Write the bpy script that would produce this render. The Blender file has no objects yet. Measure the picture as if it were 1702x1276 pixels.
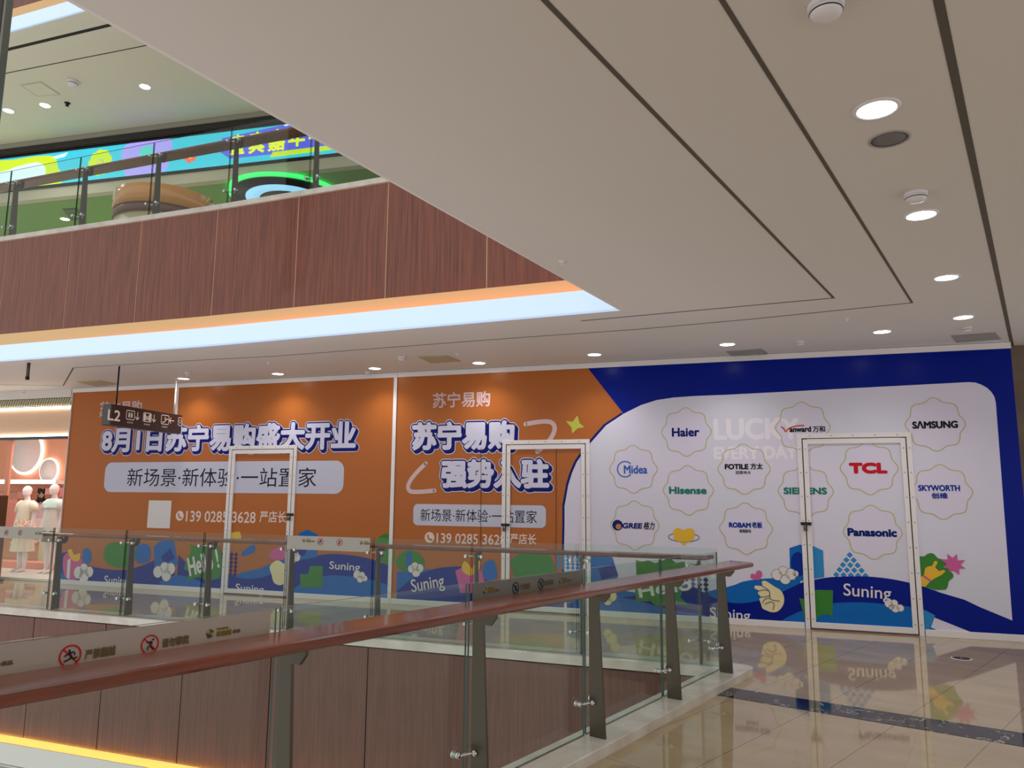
import bpy, bmesh, math, random
from mathutils import Vector, Matrix
random.seed(7)
SC = bpy.context.scene
COL = SC.collection
PI = math.pi

# ------------------------------------------------------------------ camera
FPX, PITCH, ROLL, EYE = 1251.7, math.radians(8.265), math.radians(.421), 1.55
_cp, _sp, _c, _s = math.cos(PITCH), math.sin(PITCH), math.cos(ROLL), math.sin(ROLL)
CF = Vector((0, _cp, _sp))
_u0 = Vector((0, -_sp, _cp)); _r0 = Vector((1, 0, 0))
CR = _c*_r0 + _s*_u0
CU = -_s*_r0 + _c*_u0
CAM = Vector((0, 0, EYE))
cd = bpy.data.cameras.new('camera'); cam = bpy.data.objects.new('camera', cd); COL.objects.link(cam)
cd.sensor_width = 36; cd.lens = FPX*36/1702; cd.clip_start = .05; cd.clip_end = 200
M = Matrix.Identity(4)
for i in range(3):
    M[i][0], M[i][1], M[i][2], M[i][3] = CR[i], CU[i], -CF[i], CAM[i]
cam.matrix_world = M
SC.camera = cam

# ------------------------------------------------------------------ world and exposure
w = bpy.data.worlds.new('mall_ambient'); SC.world = w; w.use_nodes = True
w.node_tree.nodes['Background'].inputs[0].default_value = (1.0, .965, .94, 1)
w.node_tree.nodes['Background'].inputs[1].default_value = .85
SC.view_settings.view_transform = 'Standard'; SC.view_settings.look = 'None'
SC.view_settings.exposure = 0; SC.view_settings.gamma = 1
SC.view_settings.use_curve_mapping = False

def spot(loc, power, size=130, col=(1, .955, .9), blend=.9, r=.07):
    l = bpy.data.lights.new('downlight_beam', 'SPOT'); l.energy = power; l.spot_size = math.radians(size)
    l.spot_blend = blend; l.color = col; l.shadow_soft_size = r
    o = bpy.data.objects.new('downlight_beam', l); COL.objects.link(o); o.location = loc
    return o
def area(name, loc, rot, sx, sy, power, col=(1, 1, 1)):
    l = bpy.data.lights.new(name, 'AREA'); l.shape = 'RECTANGLE'; l.size = sx; l.size_y = sy
    l.energy = power; l.color = col
    o = bpy.data.objects.new(name, l); COL.objects.link(o); o.location = loc; o.rotation_euler = rot
    return o

# ------------------------------------------------------------------ measuring: photo pixel -> place in the mall
def ray(x, y): return (x-851)/FPX*CR - (y-638)/FPX*CU + CF
def at_z(x, y, z):
    d = ray(x, y); return CAM + d*((z-EYE)/d.z)
def at_plane(x, y, p0, n):
    d = ray(x, y); return CAM + d*(((Vector(p0)-CAM).dot(n))/d.dot(n))

# ------------------------------------------------------------------ materials
def lin(c):
    c = c/255
    return c/12.92 if c <= .04045 else ((c+.055)/1.055)**2.4
def rgb(c): return (lin(c[0]), lin(c[1]), lin(c[2]), 1)
MATS = {}
def mat(name, c, rough=.5, metal=0, spec=.5, coat=0):
    if name in MATS: return MATS[name]
    m = bpy.data.materials.new(name); m.use_nodes = True
    b = m.node_tree.nodes['Principled BSDF']
    b.inputs['Base Color'].default_value = rgb(c); b.inputs['Roughness'].default_value = rough
    b.inputs['Metallic'].default_value = metal; b.inputs['Specular IOR Level'].default_value = spec
    b.inputs['Coat Weight'].default_value = coat; b.inputs['Coat Roughness'].default_value = .05
    MATS[name] = m
    return m
def noisy(name, c1, c2, scale, rough=.5, detail=4, lo=.35, hi=.65, spec=.5, metal=0, coat=0, coords='Object', rot=None):
    m = mat(name, c1, rough, metal, spec, coat)
    nt = m.node_tree; b = nt.nodes['Principled BSDF']
    tc = nt.nodes.new('ShaderNodeTexCoord'); mp = nt.nodes.new('ShaderNodeMapping')
    nz = nt.nodes.new('ShaderNodeTexNoise'); cr = nt.nodes.new('ShaderNodeValToRGB')
    mp.inputs['Scale'].default_value = scale
    if rot is not None: mp.inputs['Rotation'].default_value = (0, 0, rot)
    nz.inputs['Scale'].default_value = 1; nz.inputs['Detail'].default_value = detail
    cr.color_ramp.elements[0].position = lo; cr.color_ramp.elements[1].position = hi
    cr.color_ramp.elements[0].color = rgb(c1); cr.color_ramp.elements[1].color = rgb(c2)
    L = nt.links.new
    L(tc.outputs[coords], mp.inputs[0]); L(mp.outputs[0], nz.inputs[0]); L(nz.outputs[0], cr.inputs[0]); L(cr.outputs[0], b.inputs['Base Color'])
    return m
def emit(name, c, strength):
    if name in MATS: return MATS[name]
    m = bpy.data.materials.new(name); m.use_nodes = True
    b = m.node_tree.nodes['Principled BSDF']
    b.inputs['Base Color'].default_value = rgb(c); b.inputs['Roughness'].default_value = .4
    b.inputs['Emission Color'].default_value = rgb(c); b.inputs['Emission Strength'].default_value = strength
    MATS[name] = m
    return m
def glass_mat(name, tint, ior=1.5):
    m = bpy.data.materials.new(name); m.use_nodes = True; nt = m.node_tree
    nt.nodes.remove(nt.nodes['Principled BSDF']); out = nt.nodes['Material Output']
    t = nt.nodes.new('ShaderNodeBsdfTransparent'); t.inputs[0].default_value = tint
    g = nt.nodes.new('ShaderNodeBsdfGlossy'); g.inputs['Roughness'].default_value = 0; g.inputs[0].default_value = (1, 1, 1, 1)
    lw = nt.nodes.new('ShaderNodeLayerWeight'); lw.inputs[0].default_value = .5
    pw = nt.nodes.new('ShaderNodeMath'); pw.operation = 'POWER'; pw.inputs[1].default_value = 5; nt.links.new(lw.outputs['Facing'], pw.inputs[0])
    f = nt.nodes.new('ShaderNodeMath'); f.operation = 'MULTIPLY_ADD'; f.inputs[1].default_value = .9; f.inputs[2].default_value = .022
    nt.links.new(pw.outputs[0], f.inputs[0])
    x = nt.nodes.new('ShaderNodeMixShader')
    nt.links.new(f.outputs[0], x.inputs[0]); nt.links.new(t.outputs[0], x.inputs[1]); nt.links.new(g.outputs[0], x.inputs[2])
    nt.links.new(x.outputs[0], out.inputs[0])
    MATS[name] = m
    return m

CEIL = mat('ceiling_paint', (222, 217, 212), .55)
CEIL3 = mat('upper_ceiling_paint', (222, 222, 206), .55)
DARK = mat('shadow_gap', (38, 34, 32), .8); GROOVE = mat('groove_shade', (92, 84, 76), .8)  # groove tone paints in the shade inside the recessed ceiling grooves
WHITE = mat('white_aluminium', (232, 228, 232), .35)
STONE = noisy('pale_marble', (214, 210, 202), (190, 183, 172), (5, 5, 5), .18, 6, .3, .7)
STEEL = mat('brushed_steel', (92, 83, 74), .34, .8)
CHROME = mat('chrome', (205, 205, 205), .12, 1)
GLASS = glass_mat('clear_glass', (.9, .955, .928, 1))
GEDGE = mat('glass_edge', (30, 66, 54), .15)
RAILWOOD = noisy('varnished_rail_wood', (122, 56, 30), (92, 38, 18), (3, 3, 40), .22, 5, .3, .7, coat=.3)
def wood(name, c1, c2, rough):
    return noisy(name, c1, c2, (45, 45, 1.6), rough, 5, .3, .72, coat=.25)
WOOD = wood('wood_veneer', (136, 74, 52), (92, 46, 33), .34)
WOODL = wood('lower_wood_veneer', (108, 62, 46), (84, 46, 34), .26)
TAUPE = noisy('taupe_stone', (118, 100, 84), (100, 84, 70), (3, 3, 3), .35)
ORANGE = mat('orange_print', (178, 100, 40), .3, spec=.3)
BLUE = mat('blue_print', (0, 26, 138), .24, spec=.12)
WPRINT = noisy('white_print', (222, 216, 240), (212, 216, 234), (.8, .8, .8), .5, 2, .3, .7, spec=.3)
PALE = mat('pale_print', (196, 198, 222), .5)
def ink(n, c, rough=.4): return mat(n+'_ink', c, rough, spec=.14)

# floor: big beige polished tiles with thin joints
def floor_material():
    m = mat('polished_tile', (150, 132, 104), .045, spec=.58)
    nt = m.node_tree; b = nt.nodes['Principled BSDF']; L = nt.links.new
    tc = nt.nodes.new('ShaderNodeTexCoord'); mp = nt.nodes.new('ShaderNodeMapping'); mp.vector_type = 'POINT'
    mp.inputs['Rotation'].default_value = (0, 0, math.radians(43.5)); L(tc.outputs['Object'], mp.inputs[0])
    sp = nt.nodes.new('ShaderNodeSeparateXYZ'); L(mp.outputs[0], sp.inputs[0])
    def joint(sock, size, off):
        a = nt.nodes.new('ShaderNodeMath'); a.operation = 'ADD'; a.inputs[1].default_value = off; L(sock, a.inputs[0])
        q = nt.nodes.new('ShaderNodeMath'); q.operation = 'PINGPONG'; q.inputs[1].default_value = size/2; L(a.outputs[0], q.inputs[0])
        t = nt.nodes.new('ShaderNodeMath'); t.operation = 'LESS_THAN'; t.inputs[1].default_value = .0022; L(q.outputs[0], t.inputs[0])
        return t.outputs[0]
    j1 = joint(sp.outputs[0], .555, 2.383+.555*4); j2 = joint(sp.outputs[1], 4.44, .6)
    mx = nt.nodes.new('ShaderNodeMath'); mx.operation = 'MAXIMUM'; L(j1, mx.inputs[0]); L(j2, mx.inputs[1])
    nz = nt.nodes.new('ShaderNodeTexNoise'); nz.inputs['Scale'].default_value = 1.4; nz.inputs['Detail'].default_value = 6
    mp2 = nt.nodes.new('ShaderNodeMapping'); mp2.inputs['Scale'].default_value = (1, 3, 1); L(mp.outputs[0], mp2.inputs[0]); L(mp2.outputs[0], nz.inputs[0])
    cr = nt.nodes.new('ShaderNodeValToRGB'); cr.color_ramp.elements[0].position = .35; cr.color_ramp.elements[1].position = .65
    cr.color_ramp.elements[0].color = rgb((168, 150, 118)); cr.color_ramp.elements[1].color = rgb((180, 161, 129)); L(nz.outputs[0], cr.inputs[0])
    mix = nt.nodes.new('ShaderNodeMix'); mix.data_type = 'RGBA'; L(mx.outputs[0], mix.inputs[0]); L(cr.outputs[0], mix.inputs[6])
    mix.inputs[7].default_value = rgb((98, 84, 64)); L(mix.outputs[2], b.inputs['Base Color'])
    return m
FLOOR = floor_material()
def black_marble():
    m = mat('black_marble', (34, 32, 36), .06, spec=.2); nt = m.node_tree; b = nt.nodes['Principled BSDF']; L = nt.links.new
    tc = nt.nodes.new('ShaderNodeTexCoord'); nz = nt.nodes.new('ShaderNodeTexNoise'); nz.inputs['Scale'].default_value = 3.2; nz.inputs['Detail'].default_value = 8
    nz.inputs['Distortion'].default_value = 1.6
    L(tc.outputs['Object'], nz.inputs[0])
    cr = nt.nodes.new('ShaderNodeValToRGB'); e = cr.color_ramp.elements
    e[0].position = .492; e[0].color = rgb((30, 29, 33)); e[1].position = .5; e[1].color = rgb((200, 196, 190))
    n = e.new(.508); n.color = rgb((30, 29, 33))
    nz2 = nt.nodes.new('ShaderNodeTexNoise'); nz2.inputs['Scale'].default_value = 5; L(tc.outputs['Object'], nz2.inputs[0])
    gt = nt.nodes.new('ShaderNodeMath'); gt.operation = 'GREATER_THAN'; gt.inputs[1].default_value = .47; L(nz2.outputs[0], gt.inputs[0])
    L(nz.outputs[0], cr.inputs[0])
    mix = nt.nodes.new('ShaderNodeMix'); mix.data_type = 'RGBA'; L(gt.outputs[0], mix.inputs[0]); mix.inputs[6].default_value = rgb((30, 29, 33)); L(cr.outputs[0], mix.inputs[7])
    L(mix.outputs[2], b.inputs['Base Color'])
    return m
BMARBLE = black_marble()
LENS = emit('lamp_lens', (255, 250, 240), 16)

# ------------------------------------------------------------------ mesh building
class Frame:
    def __init__(s, o, ex, ey, ez=(0, 0, 1)): s.o, s.ex, s.ey, s.ez = Vector(o), Vector(ex), Vector(ey), Vector(ez)
    def __call__(s, x, y, z): return s.o + s.ex*x + s.ey*y + s.ez*z
    def loc(s, p):
        d = Vector(p)-s.o; return d.dot(s.ex), d.dot(s.ey), d.dot(s.ez)
WORLD = Frame((0, 0, 0), (1, 0, 0), (0, 1, 0))
class MB:
    def __init__(s, f=WORLD): s.v, s.f, s.m, s.fr, s.sm = [], [], [], f, []
    def add(s, pts, faces, mi=0, smooth=False):
        b = len(s.v); s.v += [s.fr(*p) for p in pts]
        for f in faces: s.f.append([i+b for i in f]); s.m.append(mi); s.sm.append(smooth)
        return s
    def box(s, x0, x1, y0, y1, z0, z1, mi=0, mis=None):
        p = [(x, y, z) for z in (z0, z1) for y in (y0, y1) for x in (x0, x1)]
        F = [(0, 2, 3, 1), (4, 5, 7, 6), (0, 1, 5, 4), (2, 6, 7, 3), (0, 4, 6, 2), (1, 3, 7, 5)]  # -z +z -y +y -x +x
        if mis:
            for f, k in zip(F, mis): s.add([p[i] for i in f], [(0, 1, 2, 3)], k)
        else: s.add(p, F, mi)
        return s
    def poly(s, pts, mi=0): return s.add(pts, [tuple(range(len(pts)))], mi)
    def prism(s, bot, top, mi=0, caps=True, smooth=False):
        n = len(bot); F = [(i, (i+1) % n, n+(i+1) % n, n+i) for i in range(n)]
        s.add(list(bot)+list(top), F, mi, smooth)
        if caps:
            s.add(list(bot), [tuple(reversed(range(n)))], mi); s.add(list(top), [tuple(range(n))], mi)
        return s
    def slab(s, xy, z0, z1, mi=0): return s.prism([(x, y, z0) for x, y in xy], [(x, y, z1) for x, y in xy], mi)
    def rings(s, rings, mi=0, smooth=True, cap=True):
        n = len(rings[0]); pts = [p for r in rings for p in r]
        F = [(k*n+i, k*n+(i+1) % n, (k+1)*n+(i+1) % n, (k+1)*n+i) for k in range(len(rings)-1) for i in range(n)]
        s.add(pts, F, mi, smooth)
        if cap: s.add(rings[0], [tuple(reversed(range(n)))], mi); s.add(rings[-1], [tuple(range(n))], mi)
        return s
    def tube(s, path, r, n=10, mi=0, cap=True):
        P = [Vector(p) for p in path]; R = r if isinstance(r, (list, tuple)) else [r]*len(P)
        rings = []; up = None
        for i, p in enumerate(P):
            t = (P[min(i+1, len(P)-1)]-P[max(i-1, 0)]).normalized()
            if up is None: up = Vector((0, 0, 1)) if abs(t.z) < .9 else Vector((1, 0, 0))
            a = t.cross(up).normalized(); b = a.cross(t).normalized(); up = b
            rings.append([tuple(p + a*R[i]*math.cos(2*PI*k/n) + b*R[i]*math.sin(2*PI*k/n)) for k in range(n)])
        return s.rings(rings, mi, True, cap)
    def lathe(s, prof, c=(0, 0, 0), n=28, mi=0, cap=True, ax='z'):
        R = []
        for r, h in prof:
            ring = []
            for k in range(n):
                a = 2*PI*k/n; q = (r*math.cos(a), r*math.sin(a), h)
                if ax == 'y': q = (q[0], q[2], q[1])
                if ax == 'x': q = (q[2], q[0], q[1])
                ring.append((c[0]+q[0], c[1]+q[1], c[2]+q[2]))
            R.append(ring)
        return s.rings(R, mi, True, cap)
    def build(s, name, mats, parent=None, bevel=0, fix=True):
        me = bpy.data.meshes.new(name)
        inv = XF[parent.name].inverted() if parent else Matrix.Identity(4)
        me.from_pydata([inv @ v for v in s.v], [], s.f)
        if not isinstance(mats, (list, tuple)): mats = [mats]
        for m in mats: me.materials.append(m)
        for p, k, q in zip(me.polygons, s.m, s.sm): p.material_index = k; p.use_smooth = q
        if fix:
            bm = bmesh.new(); bm.from_mesh(me); bmesh.ops.remove_doubles(bm, verts=bm.verts, dist=1e-6)
            bmesh.ops.recalc_face_normals(bm, faces=bm.faces); bm.to_mesh(me); bm.free()
        o = bpy.data.objects.new(name, me); COL.objects.link(o)
        if parent: o.parent = parent; XF[o.name] = XF[parent.name]
        else: XF[o.name] = Matrix.Identity(4)
        if bevel:
            b = o.modifiers.new('bevel', 'BEVEL'); b.width = bevel; b.segments = 2; b.limit_method = 'ANGLE'
        return o
XF = {}
def tag(o, label=None, cat=None, group=None, kind=None):
    if label: o['label'] = label
    if cat: o['category'] = cat
    if group: o['group'] = group
    if kind: o['kind'] = kind
    return o
def thing(name, label, cat, loc=(0, 0, 0), group=None, kind=None):
    o = bpy.data.objects.new(name, None); COL.objects.link(o); o.location = loc; o.empty_display_size = .1
    XF[o.name] = Matrix.Translation(Vector(loc))
    return tag(o, label, cat, group, kind)
def copy_tree(o, loc, label, group=None):
    r = o.copy(); COL.objects.link(r); r.location = loc; r['label'] = label
    if group: r['group'] = group
    XF[r.name] = Matrix.Translation(Vector(loc))
    for ch in o.children:
        c = ch.copy(); COL.objects.link(c); c.parent = r
        for g in ch.children:
            d = g.copy(); COL.objects.link(d); d.parent = c
    return r

# text -> flat outline geometry, scaled to fit
TXT = {}
def text_geo(s):
    if s in TXT: return TXT[s]
    cu = bpy.data.curves.new('lettering', 'FONT'); cu.body = s; cu.size = 1; cu.resolution_u = 4
    o = bpy.data.objects.new('lettering', cu); COL.objects.link(o)
    dg = bpy.context.evaluated_depsgraph_get(); ev = o.evaluated_get(dg); me = ev.to_mesh()
    V = [(v.co.x, v.co.y) for v in me.vertices]; F = [tuple(p.vertices) for p in me.polygons]
    ev.to_mesh_clear(); bpy.data.objects.remove(o); bpy.data.curves.remove(cu)
    x0 = min(v[0] for v in V); x1 = max(v[0] for v in V); y0 = min(v[1] for v in V); y1 = max(v[1] for v in V)
    TXT[s] = ([((x-x0)/(x1-x0), (y-y0)/(y1-y0)) for x, y in V], F)
    return TXT[s]
def text_add(mb, s, x0, x1, z0, z1, y, bold=0, n=10, sweep=None, shear=0, rot=0, mi=0, flip=False, put=None):
    V, F = text_geo(s)
    x0 += bold; x1 -= bold; z0 += bold; z1 -= bold
    offs = [(0, 0)] + ([(bold*math.cos(2*PI*k/n), bold*math.sin(2*PI*k/n)) for k in range(n)] if bold else [])
    cx, cz = (x0+x1)/2, (z0+z1)/2; ca, sa = math.cos(rot), math.sin(rot)
    allo = [(a+p, b+q) for a, b in offs for p, q in (sweep or [(0, 0)])]
    for k, (dx, dz) in enumerate(allo):
        pts = []; yk = y-k*.00095/len(allo)   # hair-thin steps keep the print one clean layer
        for u, v in V:
            x = x0+u*(x1-x0)+shear*(v-.5)*(z1-z0); z = z0+v*(z1-z0)
            x, z = cx+(x-cx)*ca-(z-cz)*sa, cz+(x-cx)*sa+(z-cz)*ca
            x += dx; z += dz
            if flip: x = 2*cx-x
            pts.append(put(x, z, yk) if put else (x, yk, z))
        mb.add(pts, F, mi)
def smooth_closed(pts, sub=6, closed=True):
    n = len(pts); out = []
    for i in range(n if closed else n-1):
        p0, p1, p2, p3 = [pts[(i+k) % n] if closed else pts[min(max(i+k, 0), n-1)] for k in (-1, 0, 1, 2)]
        for j in range(sub):
            t = j/sub
            out.append(tuple(.5*((2*b)+(-a+c)*t+(2*a-5*b+4*c-d)*t*t+(-a+3*b-3*c+d)*t**3) for a, b, c, d in zip(p0, p1, p2, p3)))
    if not closed: out.append(tuple(pts[-1]))
    return out
def stroke(mb, pts, wd, y, mi=0, closed=False, round_=True):
    n = len(pts); L, Rr = [], []
    for i in range(n):
        a = pts[(i-1) % n] if closed or i > 0 else pts[0]; b = pts[(i+1) % n] if closed or i < n-1 else pts[-1]
        tx, tz = b[0]-a[0], b[1]-a[1]; l = math.hypot(tx, tz) or 1; nx, nz = -tz/l*wd/2, tx/l*wd/2
        L.append((pts[i][0]+nx, y, pts[i][1]+nz)); Rr.append((pts[i][0]-nx, y, pts[i][1]-nz))
    m = n if closed else n-1
    mb.add(L+Rr, [(i, (i+1) % n, n+(i+1) % n, n+i) for i in range(m)], mi)
    if round_ and not closed:
        for p in (pts[0], pts[-1]): mb.poly([(p[0]+wd/2*math.cos(2*PI*k/14), y, p[1]+wd/2*math.sin(2*PI*k/14)) for k in range(14)], mi)
def disc(mb, c, r, y, mi=0, n=28, rz=None): mb.poly([(c[0]+r*math.cos(2*PI*k/n), y, c[1]+(rz or r)*math.sin(2*PI*k/n)) for k in range(n)], mi)
def offset_line(pts, d):
    out = []
    for i, p in enumerate(pts):
        ns = []
        for a, b in ((i-1, i), (i, i+1)):
            if a >= 0 and b < len(pts):
                t = (Vector(pts[b])-Vector(pts[a])).normalized(); ns.append(Vector((-t.y, t.x)))
        nn = sum(ns, Vector((0, 0))); nn = nn/len(ns); k = 1/max(.3, nn.length**2)
        out.append(tuple(Vector(p)+nn*d*k))
    return out

# ================================================================== SETTING
ZC, FF = 3.30, 5.06              # ceiling height, floor-to-floor
az = math.radians(36.5)
ND = Vector((math.sin(az), math.cos(az))); NN = Vector((math.cos(az), -math.sin(az)))   # along / across the near balustrade
def near(p, s): return tuple(NN*p + ND*s)
F0, F1 = Vector((-6.53, 9.95)), Vector((1.15, 7.06))
FD = (F0-F1).normalized(); FN = Vector((FD.y, -FD.x))         # along the far edge (to the left), towards the far walkway
def meet(p, d, q, e):
    k = (q-p).cross(e)/d.cross(e) if hasattr(d, 'cross') else 0
    return p+d*k
def cross2(a, b): return a.x*b.y-a.y*b.x
def meet(p, d, q, e): return p + d*(cross2(q-p, e)/cross2(d, e))
CORNER = meet(NN*-2.57, ND, F1+FN*.075, FD)                    # where both glass lines meet
def far(wd, t): return tuple(CORNER + FD*t + FN*wd)            # wd = behind the far glass line

# edge of the ceiling slab above
E0, E1, E2, E3, N1, N2 = (-16.5, 13.7), (-7.08, 10.27), (-3.77, 9.06), (1.048, 7.063), (-1.6, 2.49), (-8.6, -9.6)
EDGE = [E0, E1, E2, E3]

# floor
m = MB()
tipn = meet(NN*-2.4, ND, CORNER+FN*.2, FD)
m.slab([near(-2.4, -4.5), tuple(tipn), far(.2, 19), (-12, 26), (12, 20), (6.6, 7), (5, -3)], -.12, 0)
fl = tag(m.build('floor', FLOOR), 'polished beige tiled floor of the walkway', 'floor', kind='structure')
m = MB(); b0 = [at_z(*p, 0) for p in [(1189.4, 1155), (1214, 1142.7), (1702, 1218.5), (1702, 1247.8)]]
dirb = (b0[2]-b0[1]).normalized(); b1 = [b0[0]-dirb*.1, b0[1]-dirb*.1, b0[2]+dirb*5, b0[3]+dirb*5]
m.slab([(p.x, p.y) for p in b1], .0005, .002); m.build('marble_band', BMARBLE, fl)

# marble curb around the void, rounded at the corner
inn = meet(NN*-2.645, ND, Vector(far(-.075, 0)), FD); out = meet(NN*-2.37, ND, Vector(far(.2, 0)), FD)
pts = [near(-2.645, -9), tuple(inn), far(-.075, 18), far(.2, 18)]
r1, r2 = out+FD*.34, out-ND*.16
for k in range(9):
    t = k/8; pts.append(tuple(r1*(1-t)**2+out*2*t*(1-t)+r2*t*t))
pts.append(near(-2.37, -9))
m = MB(); m.slab(pts, -.02, .065)
tag(m.build('trim_1', STONE, bevel=.006), 'pale marble curb carrying both glass balustrades of this level', 'curb', kind='structure')

def strip_along(m, line, d0, d1, z0, z1, mi=0):
    a, b = offset_line(line, d0), offset_line(line, d1)
    for i in range(len(line)-1):
        m.slab([a[i], a[i+1], b[i+1], b[i]], z0, z1, mi)
def seg_points(line, step, start):
    L = [0]; V = [Vector(p) for p in line]
    for a, b in zip(V, V[1:]): L.append(L[-1]+(b-a).length)
    t = start % step; out = []
    def at(t):
        for i in range(len(V)-1):
            if t <= L[i+1]+1e-9: return V[i]+(V[i+1]-V[i])*((t-L[i])/(L[i+1]-L[i]))
    cuts = [0]
    while t < L[-1]: cuts.append(t); t += step
    cuts.append(L[-1])
    return [at(c) for c in cuts]
CREAM = mat('cream_cove_paint', (236, 196, 140), .5)
WARM = emit('warm_led_tape', (255, 128, 38), 7)
COOL = emit('upstand_light_glow', (190, 212, 240), .6)  # cool light falling on the plaster upstand, built in as its own glow
UPST = mat('white_upstand', (236, 230, 228), .5)
def fascia(name, label, line, zb, zt, woodm, joint, step, start, cove_z, cove_off, lit, upline=None, led=None, bk=.02):
    """wood cladding of a slab edge; line is the cladding face, +d is towards the slab"""
    root = thing(name, label, 'fascia', (line[1][0], line[1][1], zb), kind='structure')
    m = MB(); strip_along(m, line, bk, .06, zb-.04, zt+.02); m.build('backing', joint, root)
    P = seg_points(line, step, start)
    for a, b in zip(P, P[1:]):
        t = (b-a).normalized(); nn = Vector((-t.y, t.x)); a2, b2 = a+t*.007, b-t*.007
        m = MB(); m.slab([tuple(a2), tuple(b2), tuple(b2+nn*.019), tuple(a2+nn*.019)], zb, zt); m.build('wood_panel', woodm, root)
    m = MB(); strip_along(m, line, 0, .03, cove_z+.05, zb-.004); m.build('cove_strip', CREAM, root)
    up = upline or offset_line(line, -cove_off)
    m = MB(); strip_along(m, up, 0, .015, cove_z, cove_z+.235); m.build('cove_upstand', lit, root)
    m = MB(); strip_along(m, up, .015, .2, cove_z+.022, cove_z+.035); m.build('cove_floor', CREAM, root)
    m = MB(); strip_along(m, up, .017, .024, cove_z+.16, cove_z+.19); m.build('led_tape', led or WARM, root)
    return root
PALEJ = mat('pale_joint_metal', (205, 170, 140), .35, .3)
L3LINE = [(-16.5, 13.62), (-7.19, 10.33), (-3.82, 9.13), (1.2, 7.16)]
# start value puts the panel joints where the photo shows them
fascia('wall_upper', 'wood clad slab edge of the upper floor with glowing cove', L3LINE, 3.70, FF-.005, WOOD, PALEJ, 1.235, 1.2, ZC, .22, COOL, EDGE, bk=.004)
LL = [far(-.055, 17.5), far(-.055, 0)]
fascia('wall_lower', 'wood clad slab edge below the far balustrade', LL, -1.45, -.035, WOODL, mat('dark_joint', (60, 34, 26), .5), 1.2, .75, -1.71, .17, UPST, led=emit('amber_led_tape', (255, 206, 130), 15))
L4LINE = [(x, y) for x, y in L3LINE]
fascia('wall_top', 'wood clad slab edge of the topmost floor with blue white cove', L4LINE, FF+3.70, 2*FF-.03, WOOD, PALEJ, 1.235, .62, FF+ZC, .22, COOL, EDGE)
# near slab edge (faces away from the photographer)
m = MB(); m.slab([near(-2.63, -9), near(-2.63, CORNER.dot(ND)-.02), near(-2.6, CORNER.dot(ND)-.02), near(-2.6, -9)], -1.45, -.035)
tag(m.build('wall_near', WOODL), 'wood clad slab edge under the near balustrade', 'fascia', kind='structure')

# ceiling of this level
m = MB()
m.slab([E0, E1, E2, E3, N1, N2, (16, -10), (16, 22), (-16, 26)], ZC, ZC+.02)
tag(m.build('ceiling', CEIL), 'off white painted ceiling over the walkway', 'ceiling', kind='structure')
m = MB(); strip_along(m, [E3, N1, N2], -.02, 0, ZC, ZC+.235)
tag(m.build('trim_2', UPST), 'upstand along the near ceiling edge', 'trim', kind='structure')
def G(*px): return [tuple(at_z(x, y, ZC).xy) for x, y in px]
def groove(name, pts, wd, label):
    m = MB(); strip_along(m, pts, -wd/2, wd/2, ZC-.002, ZC+.001)
    tag(m.build(name, GROOVE), label, 'trim', kind='structure')
g = G((966, 533), (1385.5, 495), (905, 0)); e = Vector(g[2])+(Vector(g[2])-Vector(g[1])).normalized()*9
groove('trim_3', [g[0], g[1], tuple(e)], .022, 'dark shadow gap in the ceiling nearest the void')
g = G((0, 639), (105, 641), (122, 611), (353, 597), (454, 592), (662, 576), (860, 561), (1060, 547), (1250, 530), (1516, 503), (1200, 0)); e = Vector(g[-1])+(Vector(g[-1])-Vector(g[-2])).normalized()*9
g0 = Vector(g[0])+Vector((-4, 0)); groove('trim_4', [tuple(g0)]+g+[tuple(e)], .02, 'dark shadow gap in the ceiling, second from the void')
g = G((1684, 581), (1560, 0)); e = Vector(g[1])+(Vector(g[1])-Vector(g[0])).normalized()*9
groove('trim_5', [g[0], g[1], tuple(e)], .034, 'widest dark shadow gap in the ceiling, at the right')

# hoarding frame: x along the hoarding (left to right), y into the wall
HA = math.radians(-71.07)
HF = Frame((3.5+11.75*math.sin(HA), 9.167+11.75*math.cos(HA), 0), (-math.sin(HA), -math.cos(HA), 0), (math.cos(HA)*1, -math.sin(HA), 0))
if HF.ey.y < 0: HF.ey = -HF.ey
def wp(px, py, y=0):
    q = at_plane(px, py, HF.o+HF.ey*y, HF.ey); l = HF.loc(q); return (l[0], l[2])
# wall right of and behind the hoarding
m = MB(HF); m.box(13.95, 16, .25, .45, 0, ZC); m.box(13.75, 13.95, .06, .4, 0, ZC)
tag(m.build('wall_right', TAUPE), 'taupe stone wall at the right end of the hoarding', 'wall', kind='structure')
m = MB(HF); m.box(.62, 14, .5, .6, 0, ZC)
tag(m.build('wall_back', TAUPE), 'closed shop wall behind the hoarding', 'wall', kind='structure')

# upper floor: slab, ceiling and shopfront
m = MB(); lf = offset_line(L3LINE, .06)
m.slab(lf+[(14, 20), (-16, 28)], FF-.1, FF)
tag(m.build('floor', mat('upper_floor_tile', (190, 180, 160), .2)), 'floor of the upper level behind its balustrade', 'floor', kind='structure')
m = MB(); m.slab(EDGE+[(14, 20), (-16, 28)], FF+ZC, FF+ZC+.02)
tag(m.build('ceiling', CEIL3), 'pale green tinted ceiling of the upper level', 'ceiling', kind='structure')
def groove3(name, pts, wd, label):
    g = [tuple(at_z(x, y, FF+ZC).xy) for x, y in pts]
    m = MB(); strip_along(m, g, -wd/2, wd/2, FF+ZC-.002, FF+ZC+.001)
    tag(m.build(name, DARK), label, 'trim', kind='structure')
groove3('trim_6', [(-80, 107), (18, 81), (185, 41), (300, 13)], .06, 'broad black shadow gap in the upper ceiling')
groove3('trim_7', [(-80, 143), (18, 120), (205, 83), (330, 58)], .018, 'thin shadow gap in the upper ceiling')
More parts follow.
